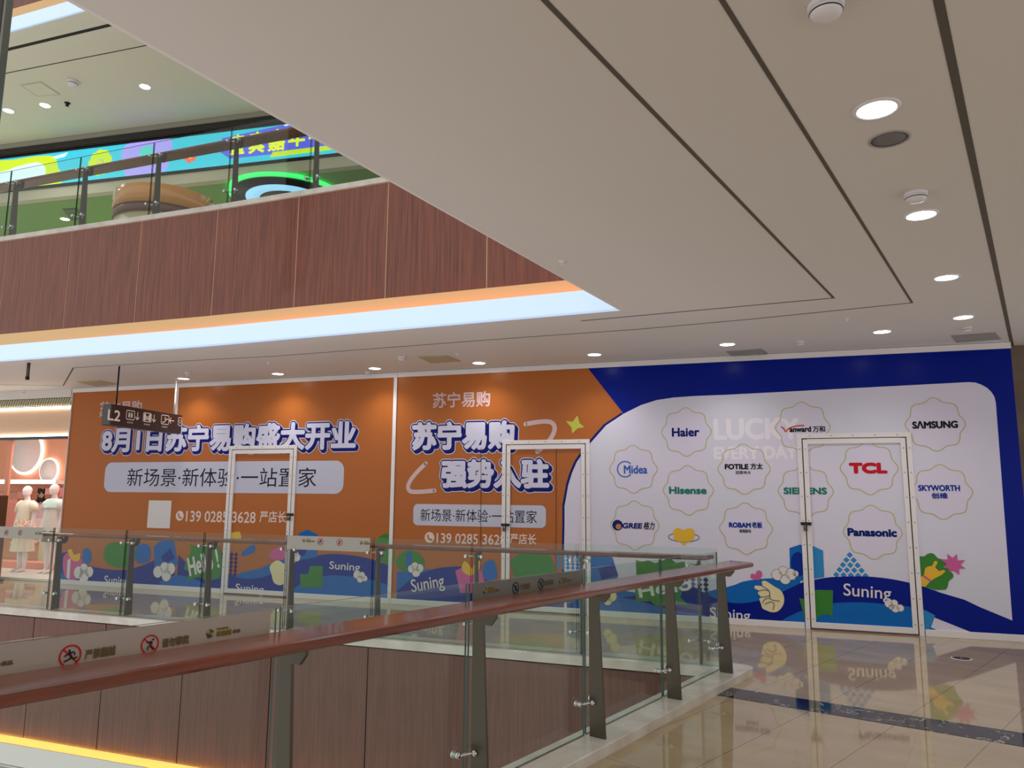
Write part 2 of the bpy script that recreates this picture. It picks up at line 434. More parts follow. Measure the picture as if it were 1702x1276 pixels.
# upper curb
m = MB(); strip_along(m, L3LINE, -.015, .27, FF+.005, FF+.07)
tag(m.build('trim_8', STONE), 'pale stone curb under the upper balustrade', 'curb', kind='structure')

# ================================================================== BALUSTRADES
def balustrade(name, label, fr, posts, panes, rail, zr, zg, base, near_side, rail_end=None):
    """fr: x along, y = -(towards walkway), glass line at y=0; base = curb top"""
    root = thing(name, label, 'balustrade', fr(posts[0], 0, base))
    def Q(s, wd, z): return (s, -wd, z)
    for s in posts:
        top = zr(s)-.042; m = MB(fr)
        prof = [(.035, base), (.145, base), (.103, top-.085), (.15, top-.085), (.185, top-.045), (.185, top), (.135, top), (.135, top-.022), (.105, top-.022), (.105, top), (.035, top)]
        m.prism([Q(s-.008, a, z) for a, z in prof], [Q(s+.008, a, z) for a, z in prof])
        po = m.build('post', STEEL, root)
        for zz in (base+.2, top-.035):
            m = MB(fr)
            for sg in (-1, 1):
                m.tube([Q(s+sg*.008, .06, zz), Q(s+sg*.02, .045, zz), Q(s+sg*.085, .022, zz)], .008, 8)
                m.lathe([(.006, -.03), (.016, -.03), (.016, -.008), (.012, -.006), (.012, .006), (.018, .008), (.018, .02), (.006, .024)], Q(s+sg*.085, 0, zz), 14, ax='y')
                m.lathe([(.004, 0), (.016, .0), (.016, .008), (.004, .012)] if sg > 0 else [(.004, -.012), (.016, -.008), (.016, 0), (.004, 0)], Q(s+sg*.008, .062, zz), 14, ax='x')
            m.build('glass_clamp', CHROME, po)
    pl = []
    for a, b in panes:
        m = MB(fr); y0, y1 = -.006, .006
        p = [Q(s, y, z) for z in (0, 1) for y in (y1, y0) for s in (a, b)]
        p = [(s, y, base+.004 if k < 4 else zg(s)) for k, (s, y, z) in enumerate(p)]
        for f, k in (((0, 1, 3, 2), 1), ((4, 6, 7, 5), 1), ((0, 4, 5, 1), 0), ((2, 3, 7, 6), 0), ((0, 2, 6, 4), 1), ((1, 5, 7, 3), 1)):
            m.add([p[i] for i in f], [(0, 1, 2, 3)], k)
        pl.append(m.build('glass_pane', [GLASS, GEDGE], root))
    m = MB(fr); a, b, w0, w1, b2 = rail
    for k in range(1):
        R = []
        n = 24
        for i in range(n+1):
            t = i/n; si, so = a[0]+(b[0]-a[0])*t, a[1]+(b[1]-a[1])*t
            def pt(u, dz): s = si+(so-si)*u; return Q(s, w0+(w1-w0)*u, zr(s)+dz)
            R.append([pt(.0, -.012), pt(.03, -.003), pt(.1, 0), pt(.9, -.002), pt(.97, -.005), pt(1, -.014), pt(1, -.03), pt(.96, -.04), pt(.06, -.04), pt(0, -.03)])
        m.rings(R, 0, False)
    ra = m.build('handrail', RAILWOOD, root)
    return root, pl
NF = Frame((NN*-2.57).to_3d(), ND.to_3d(), (-NN).to_3d())
NF.o.z = 0
zr_n = lambda s: 1.043-.0088*s
zg_n = lambda s: 1.115-.0095*s
np_ = [-1.5, -.4, .78, 1.93, 3.11, 4.27, 5.39, 6.43]
npanes = [(a+.011, b-.011) for a, b in zip([-2.6, -1.52, -.38, .77, 1.93, 3.10, 4.26, 5.38], [-1.52, -.38, .77, 1.93, 3.10, 4.26, 5.38, 6.52])]
ng, npl = balustrade('glass_balustrade', 'near glass balustrade with broad varnished wood handrail beside the photographer', NF, np_, npanes, ((-2.6, -2.6), (6.56, 6.5), .085, .33, 0), zr_n, zg_n, .065, True)
# the far one
FFR = Frame(CORNER.to_3d(), FD.to_3d(), (-FN).to_3d())
def ft(px, py, z=.065):
    q = at_z(px, py, z); l = FFR.loc(q); return l[0]
zr_f = lambda s: 1.0
zg_f = lambda s: 1.075
def fpx(px, z=.6):   # position along the far glass at photo column px
    q = at_plane(px, 960, CORNER.to_3d(), FN.to_3d()); return FFR.loc(q)[0]
fposts = [fpx(1160), fpx(963), fpx(787), fpx(622), fpx(477), fpx(338), fpx(207), fpx(85), fpx(-30), fpx(-140)]
cuts = [0.03]+[s+.02 for s in fposts[1:]]
fg, fpl = balustrade('glass_balustrade', 'far glass balustrade in front of the orange hoarding, along the far side of the void', FFR, [fposts[0]+.0]+fposts[1:], [(a+.01, b-.01) for a, b in zip(cuts, cuts[1:])],
    ((.17, .1), (cuts[-1], cuts[-1]), .085, .3, 0), zr_f, zg_f, .065, False)
# the one upstairs
UD = (Vector((-7.19, 10.33))-Vector((-1.4, 8.18))).normalized(); UN = Vector((UD.y, -UD.x)); UO = Vector((-1.4, 8.18))+UN*.11
UF = Frame((UO.x, UO.y, 0), UD.to_3d(), (-UN).to_3d())
def upx(px, py=320):
    q = at_plane(px, py, UO.to_3d(), UN.to_3d()); return UF.loc(q)[0]
uposts = [upx(p) for p in (655, 517, 382, 253, 132, 18, -95)]
ucuts = [-1.0]+[s+.03 for s in uposts]
ug, upl = balustrade('glass_balustrade', 'glass balustrade of the upper floor above the wood clad slab edge', UF, uposts, [(a+.008, b-.008) for a, b in zip(ucuts, ucuts[1:])],
    ((-1.0, -1.0), (ucuts[-1], ucuts[-1]), .085, .3, 0), lambda s: 6.09, lambda s: 6.19, FF+.07, False)

# ================================================================== HOARDING
def W(*px): return [wp(x, y) for x, y in px]
def Zm(x0, y0, k, *px): return [wp(x0+x/k, y0+y/k) for x, y in px]     # points read off an enlarged crop of the photo
HT = 3.225
def art(parent, name, colour, pts, lay, smooth=0, label=None):
    m = MB(HF); p = smooth_closed(pts, smooth) if smooth else pts
    m.poly([(x, -.0011*lay, z) for x, z in p]); o = m.build(name, colour, parent)
    if label: o['label'] = label
    return o
def fit(px):   # (xl, yl, xr, yr, ytop, ybot): photo box -> box on the hoarding
    xl, xr, yt, yb = px; xm = (xl+xr)/2; ym = (yt+yb)/2
    return wp(xl, ym)[0], wp(xr, ym)[0], wp(xm, yb)[1], wp(xm, yt)[1]
def words(parent, name, s, box, colour, lay=2, bold=.0, **kw):
    x0, x1, z0, z1 = fit(box); m = MB(HF); text_add(m, s, x0, x1, z0, z1, -.0011*lay, bold, **kw)
    return m.build(name, colour, parent, fix=False)
NAVY, ROYAL, SKY, MID = ink('navy', (10, 18, 112)), ink('royal', (0, 44, 150)), ink('sky', (16, 104, 190)), ink('mid', (52, 138, 205))
WHT, CREAMI, GRN, PINK, YEL, BLK = ink('white', (226, 222, 226)), ink('cream', (232, 220, 178)), ink('green', (62, 132, 58)), ink('pink', (205, 96, 160)), ink('yellow', (232, 186, 60)), ink('black', (24, 22, 40))
SOFTW = ink('soft_white', (232, 210, 206)); LIME = ink('lime', (196, 200, 84)); MAUVE = ink('mauve', (214, 186, 190)); TEAL = ink('teal', (30, 124, 106))
DKB = ink('deep_blue', (8, 30, 112)); GOLD = ink('gold_line', (190, 186, 130)); OUTL = ink('outline', (124, 122, 132)); LILAC = ink('lilac_white', (212, 212, 236))

xs = {k: wp(*p)[0] for k, p in dict(p1=(295, 660), p2=(657, 780), d1a=(378, 860), d1b=(487, 860), d2a=(838, 830), d2b=(978, 830), d3a=(1333, 830), d3b=(1517, 830), end=(1690, 800)).items()}
x2 = wp(657, 780)[0]; xe = 14.05
pan = []
for nm, a, b, lab in (('hoarding_panel', 0, x2-.002, 'orange hoarding panel with the opening date headline, behind the hanging sign'),
                      ('hoarding_panel', x2+.002, xe, 'longest hoarding panel, orange turning to blue and white with the appliance makers logos')):
    o = thing(nm, lab, 'hoarding', HF((a+b)/2, 0, 0)); pan.append(o)
    m = MB(HF); m.box(a+.002, b-.002, 0, .04, .0, HT); m.build('printed_sheet', ORANGE, o)
    m = MB(HF); m.box(a, b, -.02, .05, HT, ZC-.004); m.build('top_rail', WHITE, o, .004)
    # bottom rail, broken where the doors stand
    gaps = [(xs['d1a'], xs['d1b']), (xs['d2a'], xs['d2b']), (xs['d3a'], xs['d3b'])]; t = a
    cutp = [g for g in gaps if a < g[0] < b]
    for g in cutp+[(b, b)]:
        if g[0]-t > .1:
            m = MB(HF); m.box(t, g[0]-.035, -.022, .045, 0, .075); m.build('bottom_rail', WHITE, o, .004)
        t = g[1]+.035
P1, P3 = pan; P2 = P1
m = MB(HF); m.box(-.05, 0, -.03, .08, 0, .09); m.box(-.012, 0, -.02, .08, .09, ZC-.004); m.build('end_post', WHITE, P1)
m = MB(HF); m.box(x2-.06, x2-.003, -.016, 0, .0, HT); m.build('joint_cover', WHITE, P2, .003)
zz = wp(293.5, 690)[1]; m = MB(HF); m.box(xs['p1']-.028, xs['p1']+.028, -.016, 0, zz-.12, HT); m.build('joint_cover', WHITE, P1, .003)

# big colour fields of the long panel
tl = Zm(960, 600, 4.2525, (85, 86), (325, 372))
arc = Zm(960, 600, 4.2525, (325, 372), (450, 310), (560, 275), (680, 257), (840, 246), (1050, 238)) + W((1360, 648)) + \
      Zm(1300, 600, 4.234, (1310, 148), (1360, 151), (1400, 165), (1440, 187), (1470, 215), (1493, 250), (1503, 290), (1530, 640), (1578, 1270)) + Zm(1282, 860, 4.05, (1622, 692))
left = Zm(640, 860, 4.05, (1206, 410), (1205, 215)) + Zm(640, 580, 3.988, (1190, 1160), (1190, 1040), (1215, 900), (1240, 820), (1270, 750)) + Zm(960, 600, 4.2525, (70, 603), (200, 455), (325, 372))
art(P3, 'blue_field', BLUE, [(tl[0][0]-.02, HT)]+[(xe-.003, HT)]+[(xe-.003, .01)]+[(left[0][0], .01)]+left, 1)
blueline = [(x-.03, z+.015) for x, z in left]
art(P3, 'blue_outline', DKB, blueline+list(reversed(left)), 1)
white = left+arc[1:]+Zm(1282, 860, 4.05, (1400, 600), (1300, 552), (1150, 508), (1000, 460))+[(wp(1400, 1040)[0], .01), (left[0][0], .01)]
art(P3, 'white_field', WPRINT, white, 2)

# lower wave artwork of the long panel
def wave(parent, name, col, top, lay, x0=None, x1=None, bottom=.01):
    t = smooth_closed(top, 6, False)
    return art(parent, name, col, t+[(t[-1][0], bottom), (t[0][0], bottom)], lay)
wave(P3, 'sky_wave', SKY, W((942, 985), (1000, 975), (1060, 985), (1130, 990), (1209, 975), (1236, 966), (1266, 961.7), (1290, 961), (1330, 964)), 3)
dk = W((942, 1003), (1000, 998), (1080, 985), (1140, 972), (1180, 990), (1209, 1000), (1236, 1002), (1273, 994.6), (1305, 981), (1335, 967), (1352, 963.7), (1381, 958.8), (1430, 957.5), (1467, 960), (1507, 967), (1545, 978), (1603, 1000), (1650, 1020), (1683, 1034))
t = smooth_closed(dk, 5, False)
art(P3, 'navy_wave', BLUE, t+[(t[-1][0], .01), (t[0][0], .01)], 4)
wave(P3, 'sky_ground', SKY, W((1296, 1040), (1304, 1028), (1345, 1010), (1386, 1002), (1430, 1000.7), (1470, 1003.5), (1529, 1010.6), (1554, 1023)), 5)
art(P3, 'pale_corner', WPRINT, W((1553, 1026), (1547, 1042), (1562, 1048.5), (1626, 1055)), 6)
art(P3, 'pale_blue_patch', MID, W((1531, 1011), (1554, 1022), (1543, 1048), (1532, 1048)), 6)
wave(P3, 'sky_ground', SKY, W((952, 1004), (990, 990), (1050, 996), (1110, 1012), (1172, 1022)), 5)
# green speech bush and its greeting
art(P3, 'green_bush', GRN, Zm(950, 900, 4.255, (455, 130), (500, 140), (540, 130), (590, 152), (640, 135), (690, 110), (740, 150), (800, 138), (805, 230), (760, 250), (790, 330), (770, 390), (830, 450), (700, 440), (600, 460), (560, 420), (455, 420), (450, 330), (460, 250)), 6)
words(P3, 'greeting', 'Hello', (1060, 1150, 965, 987), WHT, 7, .007, rot=.2)
for kx, ky, sc in ((1395, 540, 0),):
    pass
def checker(parent, top, bot, rows, cols, col, lay, tri=False):
    m = MB(HF); c = wp(*top); d = wp(*bot); h = (c[1]-d[1])/rows; hw = h*.56
    for r in range(rows):
        n = (r+1) if tri else cols
        for k in range(n):
            x = c[0]+(k-(n-1)/2)*hw*2.25; z = c[1]-r*h*.93-hw
            m.poly([(x-hw, -.0011*lay, z), (x, -.0011*lay, z-hw), (x+hw, -.0011*lay, z), (x, -.0011*lay, z+hw)])
    return m.build('checker_pattern', col, parent)
checker(P3, (1412, 917), (1408, 962), 5, 5, MID, 3, True)
checker(P3, (1157, 958), (1160, 992), 4, 4, DKB, 5)
checker(P3, (948, 921), (948, 948), 4, 6, MID, 3)
checker(P2, (382, 917), (382, 960), 6, 4, NAVY, 3)
# washer, clouds, heart, star, hands, chair
def cloud(parent, blobs, lay, outline=True, col=None):
    m = MB(HF)
    for px, py, r in blobs:
        c = wp(px, py); e = wp(px+r, py); rr = abs(e[0]-c[0])
        if outline: disc(m, c, rr+.005, -.0011*lay, 1)
        disc(m, c, rr, -.0011*(lay+.5), 0)
    return m.build('cloud', [col or WHT, OUTL], parent)
art(P3, 'washing_machine', SKY, Zm(1282, 860, 4.05, (122, 205), (190, 182), (275, 188), (348, 222), (356, 400), (170, 430), (126, 350)), 5)
art(P3, 'washing_machine_side', MID, Zm(1282, 860, 4.05, (275, 188), (348, 222), (356, 400), (285, 410)), 6)
m = MB(HF); c = wp(1327, 937); disc(m, c, .085, -.0011*7, 0, 28, .14); m.build('washing_machine_door', ROYAL, P3)
cloud(P3, ((1292, 955, 9), (1302, 949, 8), (1314, 954, 9.5), (1305, 962, 8.5), (1322, 953, 5)), 7)
cloud(P3, ((1477, 1003, 6.5), (1486, 1002, 6), (1488, 1011, 6.5), (1496, 1010, 6), (1482, 1008, 5)), 7)
art(P3, 'pink_heart', PINK, Zm(1080, 890, 8.505, (1545, 490), (1580, 510), (1588, 560), (1560, 612), (1530, 628), (1490, 620), (1440, 605), (1422, 575), (1432, 545), (1460, 535), (1490, 548), (1510, 505)), 6, 4)
art(P3, 'cream_hand', CREAMI, Zm(950, 900, 4.255, (1345, 285), (1365, 275), (1395, 290), (1440, 320), (1480, 345), (1503, 395), (1495, 450), (1460, 490), (1420, 498), (1385, 488), (1350, 470), (1340, 440), (1328, 405), (1340, 390), (1318, 365), (1325, 345), (1295, 330), (1300, 310), (1340, 312), (1350, 305)), 7, 4)
m = MB(HF)
for ln in (((1325, 348), (1365, 340), (1400, 350)), ((1338, 392), (1380, 388), (1402, 380)), ((1345, 312), (1395, 345), (1402, 385)), ((1400, 385), (1415, 410), (1470, 420)), ((1370, 440), (1410, 425), (1432, 440), (1425, 480)), ((1350, 430), (1370, 405), (1400, 400))):
    stroke(m, smooth_closed(Zm(950, 900, 4.255, *ln), 5, False), .012, -.0011*8)
m.build('hand_outline', OUTL, P3)
m = MB(HF); y = -.0011*3
c = wp(1136.5, 890); m.poly([(c[0]+a, y-.0033, c[1]+b) for a, b in smooth_closed([(-.13, .03), (-.1, .085), (-.05, .09), (0, .07), (.05, .09), (.11, .085), (.135, .03), (.1, -.06), (0, -.075), (-.1, -.06)], 4)], 0)
ring = [(c[0]+.19*math.cos(a*PI/16), c[1]-.02+.055*math.sin(a*PI/16)) for a in range(32)]
stroke(m, ring, .012, y, 1, True); m.poly([(c[0]-.04, y-.002, c[1]-.085), (c[0], y-.002, c[1]-.125), (c[0]+.04, y-.002, c[1]-.085)], 0); m.build('heart_planet', [YEL, OUTL], P3)
art(P3, 'green_bush', GRN, Zm(1520, 900, 7.088, (38, 172), (115, 172), (150, 145), (190, 132), (230, 145), (275, 195), (350, 210), (400, 330), (455, 380), (455, 420), (400, 465), (390, 530), (365, 565), (250, 568), (60, 520)), 6)
art(P3, 'yellow_hand', YEL, Zm(1520, 900, 7.088, (60, 425), (110, 390), (125, 310), (160, 290), (205, 285), (235, 225), (268, 230), (265, 260), (240, 300), (285, 345), (345, 330), (362, 350), (320, 390), (240, 430), (190, 460), (125, 530), (62, 520)), 7)
art(P3, 'bracelet', PINK, Zm(1520, 900, 7.088, (90, 405), (108, 390), (200, 455), (185, 475)), 8)
st = Zm(1520, 900, 7.088, (385, 140), (445, 190), (500, 145), (505, 220), (595, 215), (540, 270), (600, 318), (525, 315), (525, 392), (460, 340), (410, 358), (400, 312), (335, 305), (380, 260), (300, 205), (390, 210))
art(P3, 'pink_star', PINK, st, 8)
art(P3, 'green_armchair', GRN, Zm(1282, 860, 4.05, (188, 542), (225, 548), (285, 485), (415, 488), (412, 690), (395, 650), (330, 655), (300, 690), (222, 690), (215, 640)), 6)
words(P3, 'wave_lettering', 'Suning', (1402, 1481, 972, 999), WHT, 8, .0015, rot=-.045)
words(P3, 'wave_lettering', 'Suning', (1180, 1247, 1011, 1034), WHT, 8, .0015, rot=-.03)
words(P3, 'wave_lettering', 'Suning', (684, 739, 958, 986), WHT, 8, .0015, rot=.2)
# left part of the long panel
wave(P3, 'sky_wave', SKY, W((660, 950), (690, 948), (720, 946), (760, 955)), 3)
wave(P3, 'navy_wave', ROYAL, W((660, 982), (690, 958), (720, 946), (745, 942), (775, 943), (800, 960), (850, 975), (900, 985), (936, 985)), 4)
art(P3, 'green_bush', GRN, W((661, 925), (680, 914), (700, 922), (706, 940), (690, 948), (662, 945)), 3, 4)
art(P3, 'blue_vase', SKY, W((675, 918), (684, 918), (685, 945), (676, 946)), 5)
cloud(P3, ((684, 945, 5.5), (690, 941, 6), (698, 944, 6), (692, 951, 6.5)), 6)
art(P3, 'pink_gift', PINK, W((757, 948), (775, 940), (800, 945), (806, 968), (790, 985), (765, 985)), 5)
art(P3, 'yellow_bow', YEL, W((768, 940), (773, 932), (780, 938), (785, 945), (790, 935), (798, 932), (796, 948), (782, 956), (770, 950)), 6, 3)
art(P3, 'blue_figure', SKY, W((803, 940), (812, 931), (822, 933), (826, 960), (806, 962)), 5, 4)
art(P3, 'green_bush', GRN, W((850, 930), (870, 918), (895, 916), (915, 925), (922, 950), (905, 972), (862, 972), (852, 950)), 3, 4)
# blue dishwasher in front of the bush
art(P3, 'dishwasher', SKY, Zm(950, 900, 4.255, (110, 110), (180, 95), (290, 110), (330, 240), (300, 330), (110, 330)), 5)
art(P3, 'dishwasher_door', ROYAL, Zm(950, 900, 4.255, (190, 190), (300, 150), (330, 235), (215, 270)), 6)
cloud(P3, ((1016, 990, 9), (1022, 976, 8), (1010, 998, 7)), 7, True, CREAMI)

# lower wave artwork of the two orange panels
wave(P1, 'navy_wave', ROYAL, W((99, 919), (118, 919), (141, 937), (173, 945), (205, 947), (235, 940), (262, 929), (293, 922)), 3)
art(P1, 'sky_ground', SKY, W((97, 948), (120, 962), (140, 972), (97, 967)), 4)
art(P1, 'pink_gift', PINK, W((106, 925), (120, 918), (135, 928), (137, 940), (130, 962), (108, 958)), 5, 3)
art(P1, 'gift_ribbon', WHT, W((113, 930), (118, 928), (116, 962), (111, 960)), 6)
art(P1, 'yellow_bow', YEL, W((113, 915), (120, 913), (124, 922), (134, 919), (131, 932), (120, 930)), 6, 3)
art(P1, 'blue_figure', SKY, W((138, 915), (146, 911), (152, 920), (150, 935), (139, 934)), 4, 4)
cloud(P1, ((131, 951, 7.5), (140, 945, 6.5), (149, 950, 6.5), (140, 957, 8)), 7)
art(P1, 'green_bush', GRN, W((173, 915), (182, 903), (205, 900), (222, 905), (226, 925), (215, 942), (190, 942), (175, 932)), 4, 4)
art(P1, 'blue_speaker', SKY, W((226, 912), (238, 903), (250, 910), (248, 932), (228, 935)), 4, 3)
art(P1, 'washing_machine', SKY, W((256, 908), (266, 899), (289, 898), (296, 938), (257, 946)), 4)
art(P1, 'washing_machine_door', ROYAL, W((268, 925), (284, 911), (291, 928), (274, 936)), 5)
cloud(P1, ((263, 950, 7.5), (274, 943, 7), (284, 945, 7.5), (277, 956, 7.5)), 7)
words(P1, 'wave_lettering', 'Suning', (174, 214, 957, 976), WHT, 8, .0015)
wave(P2, 'sky_wave', SKY, W((378, 970), (400, 952), (430, 945), (470, 930), (520, 925), (600, 935)), 3)
wave(P2, 'navy_wave', ROYAL, W((297, 922), (330, 950), (375, 952), (404, 961), (440, 958), (483, 936.5), (522, 924), (559, 920.5), (608, 926.5), (650, 941)), 4)
wave(P2, 'sky_ground', SKY, W((482, 982), (505, 968), (540, 957), (575, 957), (612, 962), (642, 971), (648, 982)), 5)
wave(P2, 'sky_ground', SKY, W((266, 966), (290, 956), (318, 960), (352, 975)), 5)
art(P2, 'green_bush', GRN, W((309, 935), (318, 915), (316, 905), (335, 908), (350, 904), (366, 908), (370, 930), (366, 960), (345, 966), (330, 958), (311, 965), (315, 950), (306, 945)), 6)
words(P2, 'greeting', 'Hello !', (313, 364, 919, 951), WHT, 7, .008, rot=.28)
art(P2, 'yellow_tag', YEL, W((383, 885), (399, 883), (402, 893), (397, 897), (383, 897)), 4)
art(P2, 'blue_can', SKY, W((402, 918), (420, 905), (425, 910), (421, 918), (405, 924)), 4, 3)
art(P2, 'pink_patch', PINK, W((448, 918), (466, 908), (475, 918), (470, 930), (450, 928)), 3, 3)
art(P2, 'cream_hand', CREAMI, W((449, 941), (460, 931), (470, 935), (481, 945), (480, 962), (468, 972), (456, 968), (452, 955)), 7, 4)
art(P2, 'washing_machine', SKY, W((497, 886), (511, 880), (528, 888), (527, 926), (500, 930)), 5)
m = MB(HF); disc(m, wp(503, 912), .075, -.0011*7, 0, 24, .1); m.build('washing_machine_door', ROYAL, P2)
cloud(P2, ((484, 925, 6.5), (490, 918, 6), (494, 926, 5.5), (486, 931, 5.5)), 7)
cloud(P2, ((593, 955, 5), (602, 956, 5), (599, 962, 5), (607, 961, 4)), 7)
art(P2, 'green_armchair', GRN, W((499, 953), (512, 954), (516, 940), (537, 940), (536, 976), (500, 975)), 6)
words(P2, 'wave_lettering', 'Suning', (548, 599, 934, 951), WHT, 8, .0015, rot=-.03)
words(P2, 'wave_lettering', 'Suning', (392, 439, 971, 988), WHT, 8, .0015, rot=-.02)
art(P2, 'green_bush', GRN, W((626, 896), (650, 888), (655, 935), (640, 940), (628, 920)), 3, 3)

# headlines
def headline(parent, s, box, k=1):
    x0, x1, z0, z1 = fit(box); g = .056*k
    fill = (x0+g, x1-g*1.6, z0+g*1.6, z1-g)
    def lay(name, col, b, sweep, ly):
        m = MB(HF); text_add(m, s, fill[0]-b, fill[1]+b, fill[2]-b, fill[3]+b, -.0011*ly, b, 12, sweep); return m.build(name, col, parent, fix=False)
    sw = [(.0, .0), (.016*k, -.016*k), (.032*k, -.032*k)]
    b0 = .019*k
    lay('headline_outline', LILAC, b0+.03*k, sw[::2], 3)
    lay('headline_shadow', NAVY, b0+.018*k, sw, 4)
    lay('headline', LILAC, b0, None, 5)
headline(P2, '8月1日苏宁易购盛大开业', (167, 599, 700, 757))
headline(P3, '苏宁易购', (681, 864, 695, 756.5), 1.05)
headline(P3, '强势入驻', (729, 922, 758, 821), 1.05)
def rrect(box, r):
    x0, x1, z0, z1 = box; o = []
    for cx, cz, a0 in ((x1-r, z1-r, 0), (x0+r, z1-r, 90), (x0+r, z0+r, 180), (x1-r, z0+r, 270)):
        o += [(cx+r*math.cos(math.radians(a0+a)), cz+r*math.sin(math.radians(a0+a))) for a in range(0, 91, 15)]
    return o
art(P2, 'slogan_box', PALE, rrect(fit((174, 571.5, 766.8, 819)), .14), 2)
words(P2, 'slogan', '新场景·新体验·一站置家', (212, 526, 777.5, 808.5), BLK, 3)
art(P3, 'slogan_box', PALE, rrect(fit((687, 907.5, 838.5, 875)), .07), 3)
words(P3, 'slogan', '新场景·新体验·一站置家', (699, 892.5, 846.5, 867.5), BLK, 4)
def phone(parent, c, r, box, lay):
    m = MB(HF); p = wp(*c); disc(m, p, r, -.0011*lay)
    stroke(m, smooth_closed([(p[0]-.35*r, p[1]+.4*r), (p[0]-.2*r, p[1]-.1*r), (p[0]+.1*r, p[1]-.35*r), (p[0]+.45*r, p[1]-.4*r)], 4, False), .3*r, -.0011*(lay+1), 1)
    m.build('phone_icon', [SOFTW, ORANGE], parent)
    k = box[0]+(box[1]-box[0])*.695
    words(parent, 'phone_number', '139 0285 3628', (box[0], k, box[2], box[3]), SOFTW, lay, .003)
    words(parent, 'contact_name', '严店长', (k+(box[1]-box[0])*.04, box[1], box[2]-.5, box[3]+.5), SOFTW, lay, .003)
phone(P2, (299, 857), .078, (309.5, 476, 849.5, 868), 3)
phone(P3, (714, 893), .075, (725.8, 891.5, 887, 904), 3)
art(P1, 'blank_card', WHT, rrect(fit((246, 284, 831.5, 877.5)), .01), 3)
words(P3, 'shop_logo', '苏宁易购', (719.5, 815, 651, 677), MAUVE, 3, .005)
words(P1, 'shop_logo', '苏宁易购', (166, 236, 666, 692), MAUVE, 3, .005)
m = MB(HF); stroke(m, smooth_closed(Zm(640, 580, 3.988, (932, 497), (1010, 484), (1080, 480), (1118, 500), (1122, 545), (1085, 610), (1010, 680)), 5, False), .062, -.0011*3); m.build('swoosh', MAUVE, P3)
m = MB(HF); stroke(m, smooth_closed(Zm(640, 580, 3.988, (270, 758), (195, 835), (155, 900), (165, 940), (225, 946), (328, 938)), 5, False), .062, -.0011*3); m.build('swoosh', MAUVE, P3)
art(P3, 'four_pointed_star', LIME, Zm(640, 580, 3.988, (1275, 440), (1290, 492), (1322, 517), (1276, 526), (1240, 560), (1236, 520), (1198, 478), (1245, 480)), 3)

# maker logos in scalloped rings
R0 = (wp(1181, 717)[0]-wp(1100, 717)[0])/2
def rosette(c, r=R0):
    p = wp(*c); pts = []
    for k in range(96):
        a = 2*PI*k/96; q = r*(.955+.062*math.cos(8*(a-PI/2))); pts.append((p[0]+q*math.cos(a), p[1]+q*math.sin(a)))
    m = MB(HF); m.poly([(x, -.0011*3, z) for x, z in pts], 0); stroke(m, pts, .011, -.0011*4, 1, True)
    o = m.build('logo_ring', [LILACP, GOLD], P3)
    return o
LILACP = ink('ring_fill', (219, 214, 238))
for c in ((1140.5, 717.6), (1052.5, 779.4), (1143.7, 814.6), (1236.3, 779.3), (1055, 872.7), (1239.5, 878), (1334, 710), (1338.7, 816), (1444, 778), (1450, 884.3), (1554, 705.2), (1565, 817.3)): rosette(c)
words(P3, 'faint_slogan', 'LUCKY', (1186, 1330, 694, 731), ink('faint_white', (236, 232, 246)), 2.6, .014)
words(P3, 'faint_slogan', 'EVERY DAY', (1186, 1326, 741, 763), MATS['faint_white_ink'], 2.6, .01)
words(P3, 'maker_logo', 'Haier', (1116.8, 1162.5, 710.5, 725.5), NAVY, 5, 0.0053)
words(P3, 'maker_logo', 'Midea', (1037, 1076, 773, 787), ink('midea_blue', (44, 92, 190)), 5, 0.0033)
m = MB(HF); c = wp(1039, 779.5); stroke(m, [(c[0]+.1*math.cos(a*PI/12), c[1]+.1*math.sin(a*PI/12)) for a in range(3, 22)], .014, -.0011*5); m.build('maker_emblem', MATS['midea_blue_ink'], P3)
words(P3, 'maker_logo', 'Hisense', (1112, 1174.5, 808.5, 821), TEAL, 5, 0.0059)
words(P3, 'maker_logo', 'FOTILE', (1204.6, 1244, 770.8, 780), BLK, 5, 0.0046)
words(P3, 'maker_logo', '方太', (1247, 1268, 769.5, 780), BLK, 5, 0.0026)
words(P3, 'maker_subtitle', '因爱伟大', (1223, 1248, 782.3, 787.8), BLK, 5, 0.0007)
words(P3, 'maker_logo', 'GREE', (1034.5, 1067.5, 868.8, 878.2), DKB, 5, 0.0046, shear=.15)
words(P3, 'maker_logo', '格力', (1070, 1088, 867, 880), BLK, 5, 0.0020, shear=.15)
m = MB(HF); c = wp(1026.5, 872.5); disc(m, c, .068, -.0011*5); disc(m, (c[0]+.012, c[1]-.018), .036, -.0011*6, 1); m.build('maker_emblem', [DKB, ink('bronze', (190, 130, 96))], P3)
words(P3, 'maker_logo', 'ROBAM', (1211.6, 1248, 868, 876.8), ROYAL, 5, 0.0040)
words(P3, 'maker_logo', '老板', (1249.5, 1267, 867.2, 877.4), ROYAL, 5, 0.0023)
words(P3, 'maker_subtitle', '高端厨电', (1229, 1248.5, 879.3, 885.2), BLK, 5, 0.0007)
words(P3, 'maker_logo', 'anward', (1312, 1348, 708.5, 718), BLK, 5, 0.0040)
words(P3, 'maker_logo', '万和', (1350.5, 1371.5, 707.8, 718), BLK, 5, 0.0020)
m = MB(HF); stroke(m, smooth_closed(W((1299, 709.5), (1303, 712.5), (1306, 717), (1312, 711.5), (1324, 707.8), (1336, 707)), 5, False), .016, -.0011*5); m.build('maker_emblem', ink('flame', (206, 84, 50)), P3)
words(P3, 'maker_logo', 'SIEMENS', (1302.4, 1374.5, 809.8, 821.5), TEAL, 5, 0.0056)
words(P3, 'maker_logo', 'TCL', (1411, 1474.8, 768.4, 787.2), ink('red', (200, 24, 44)), 5, .013)
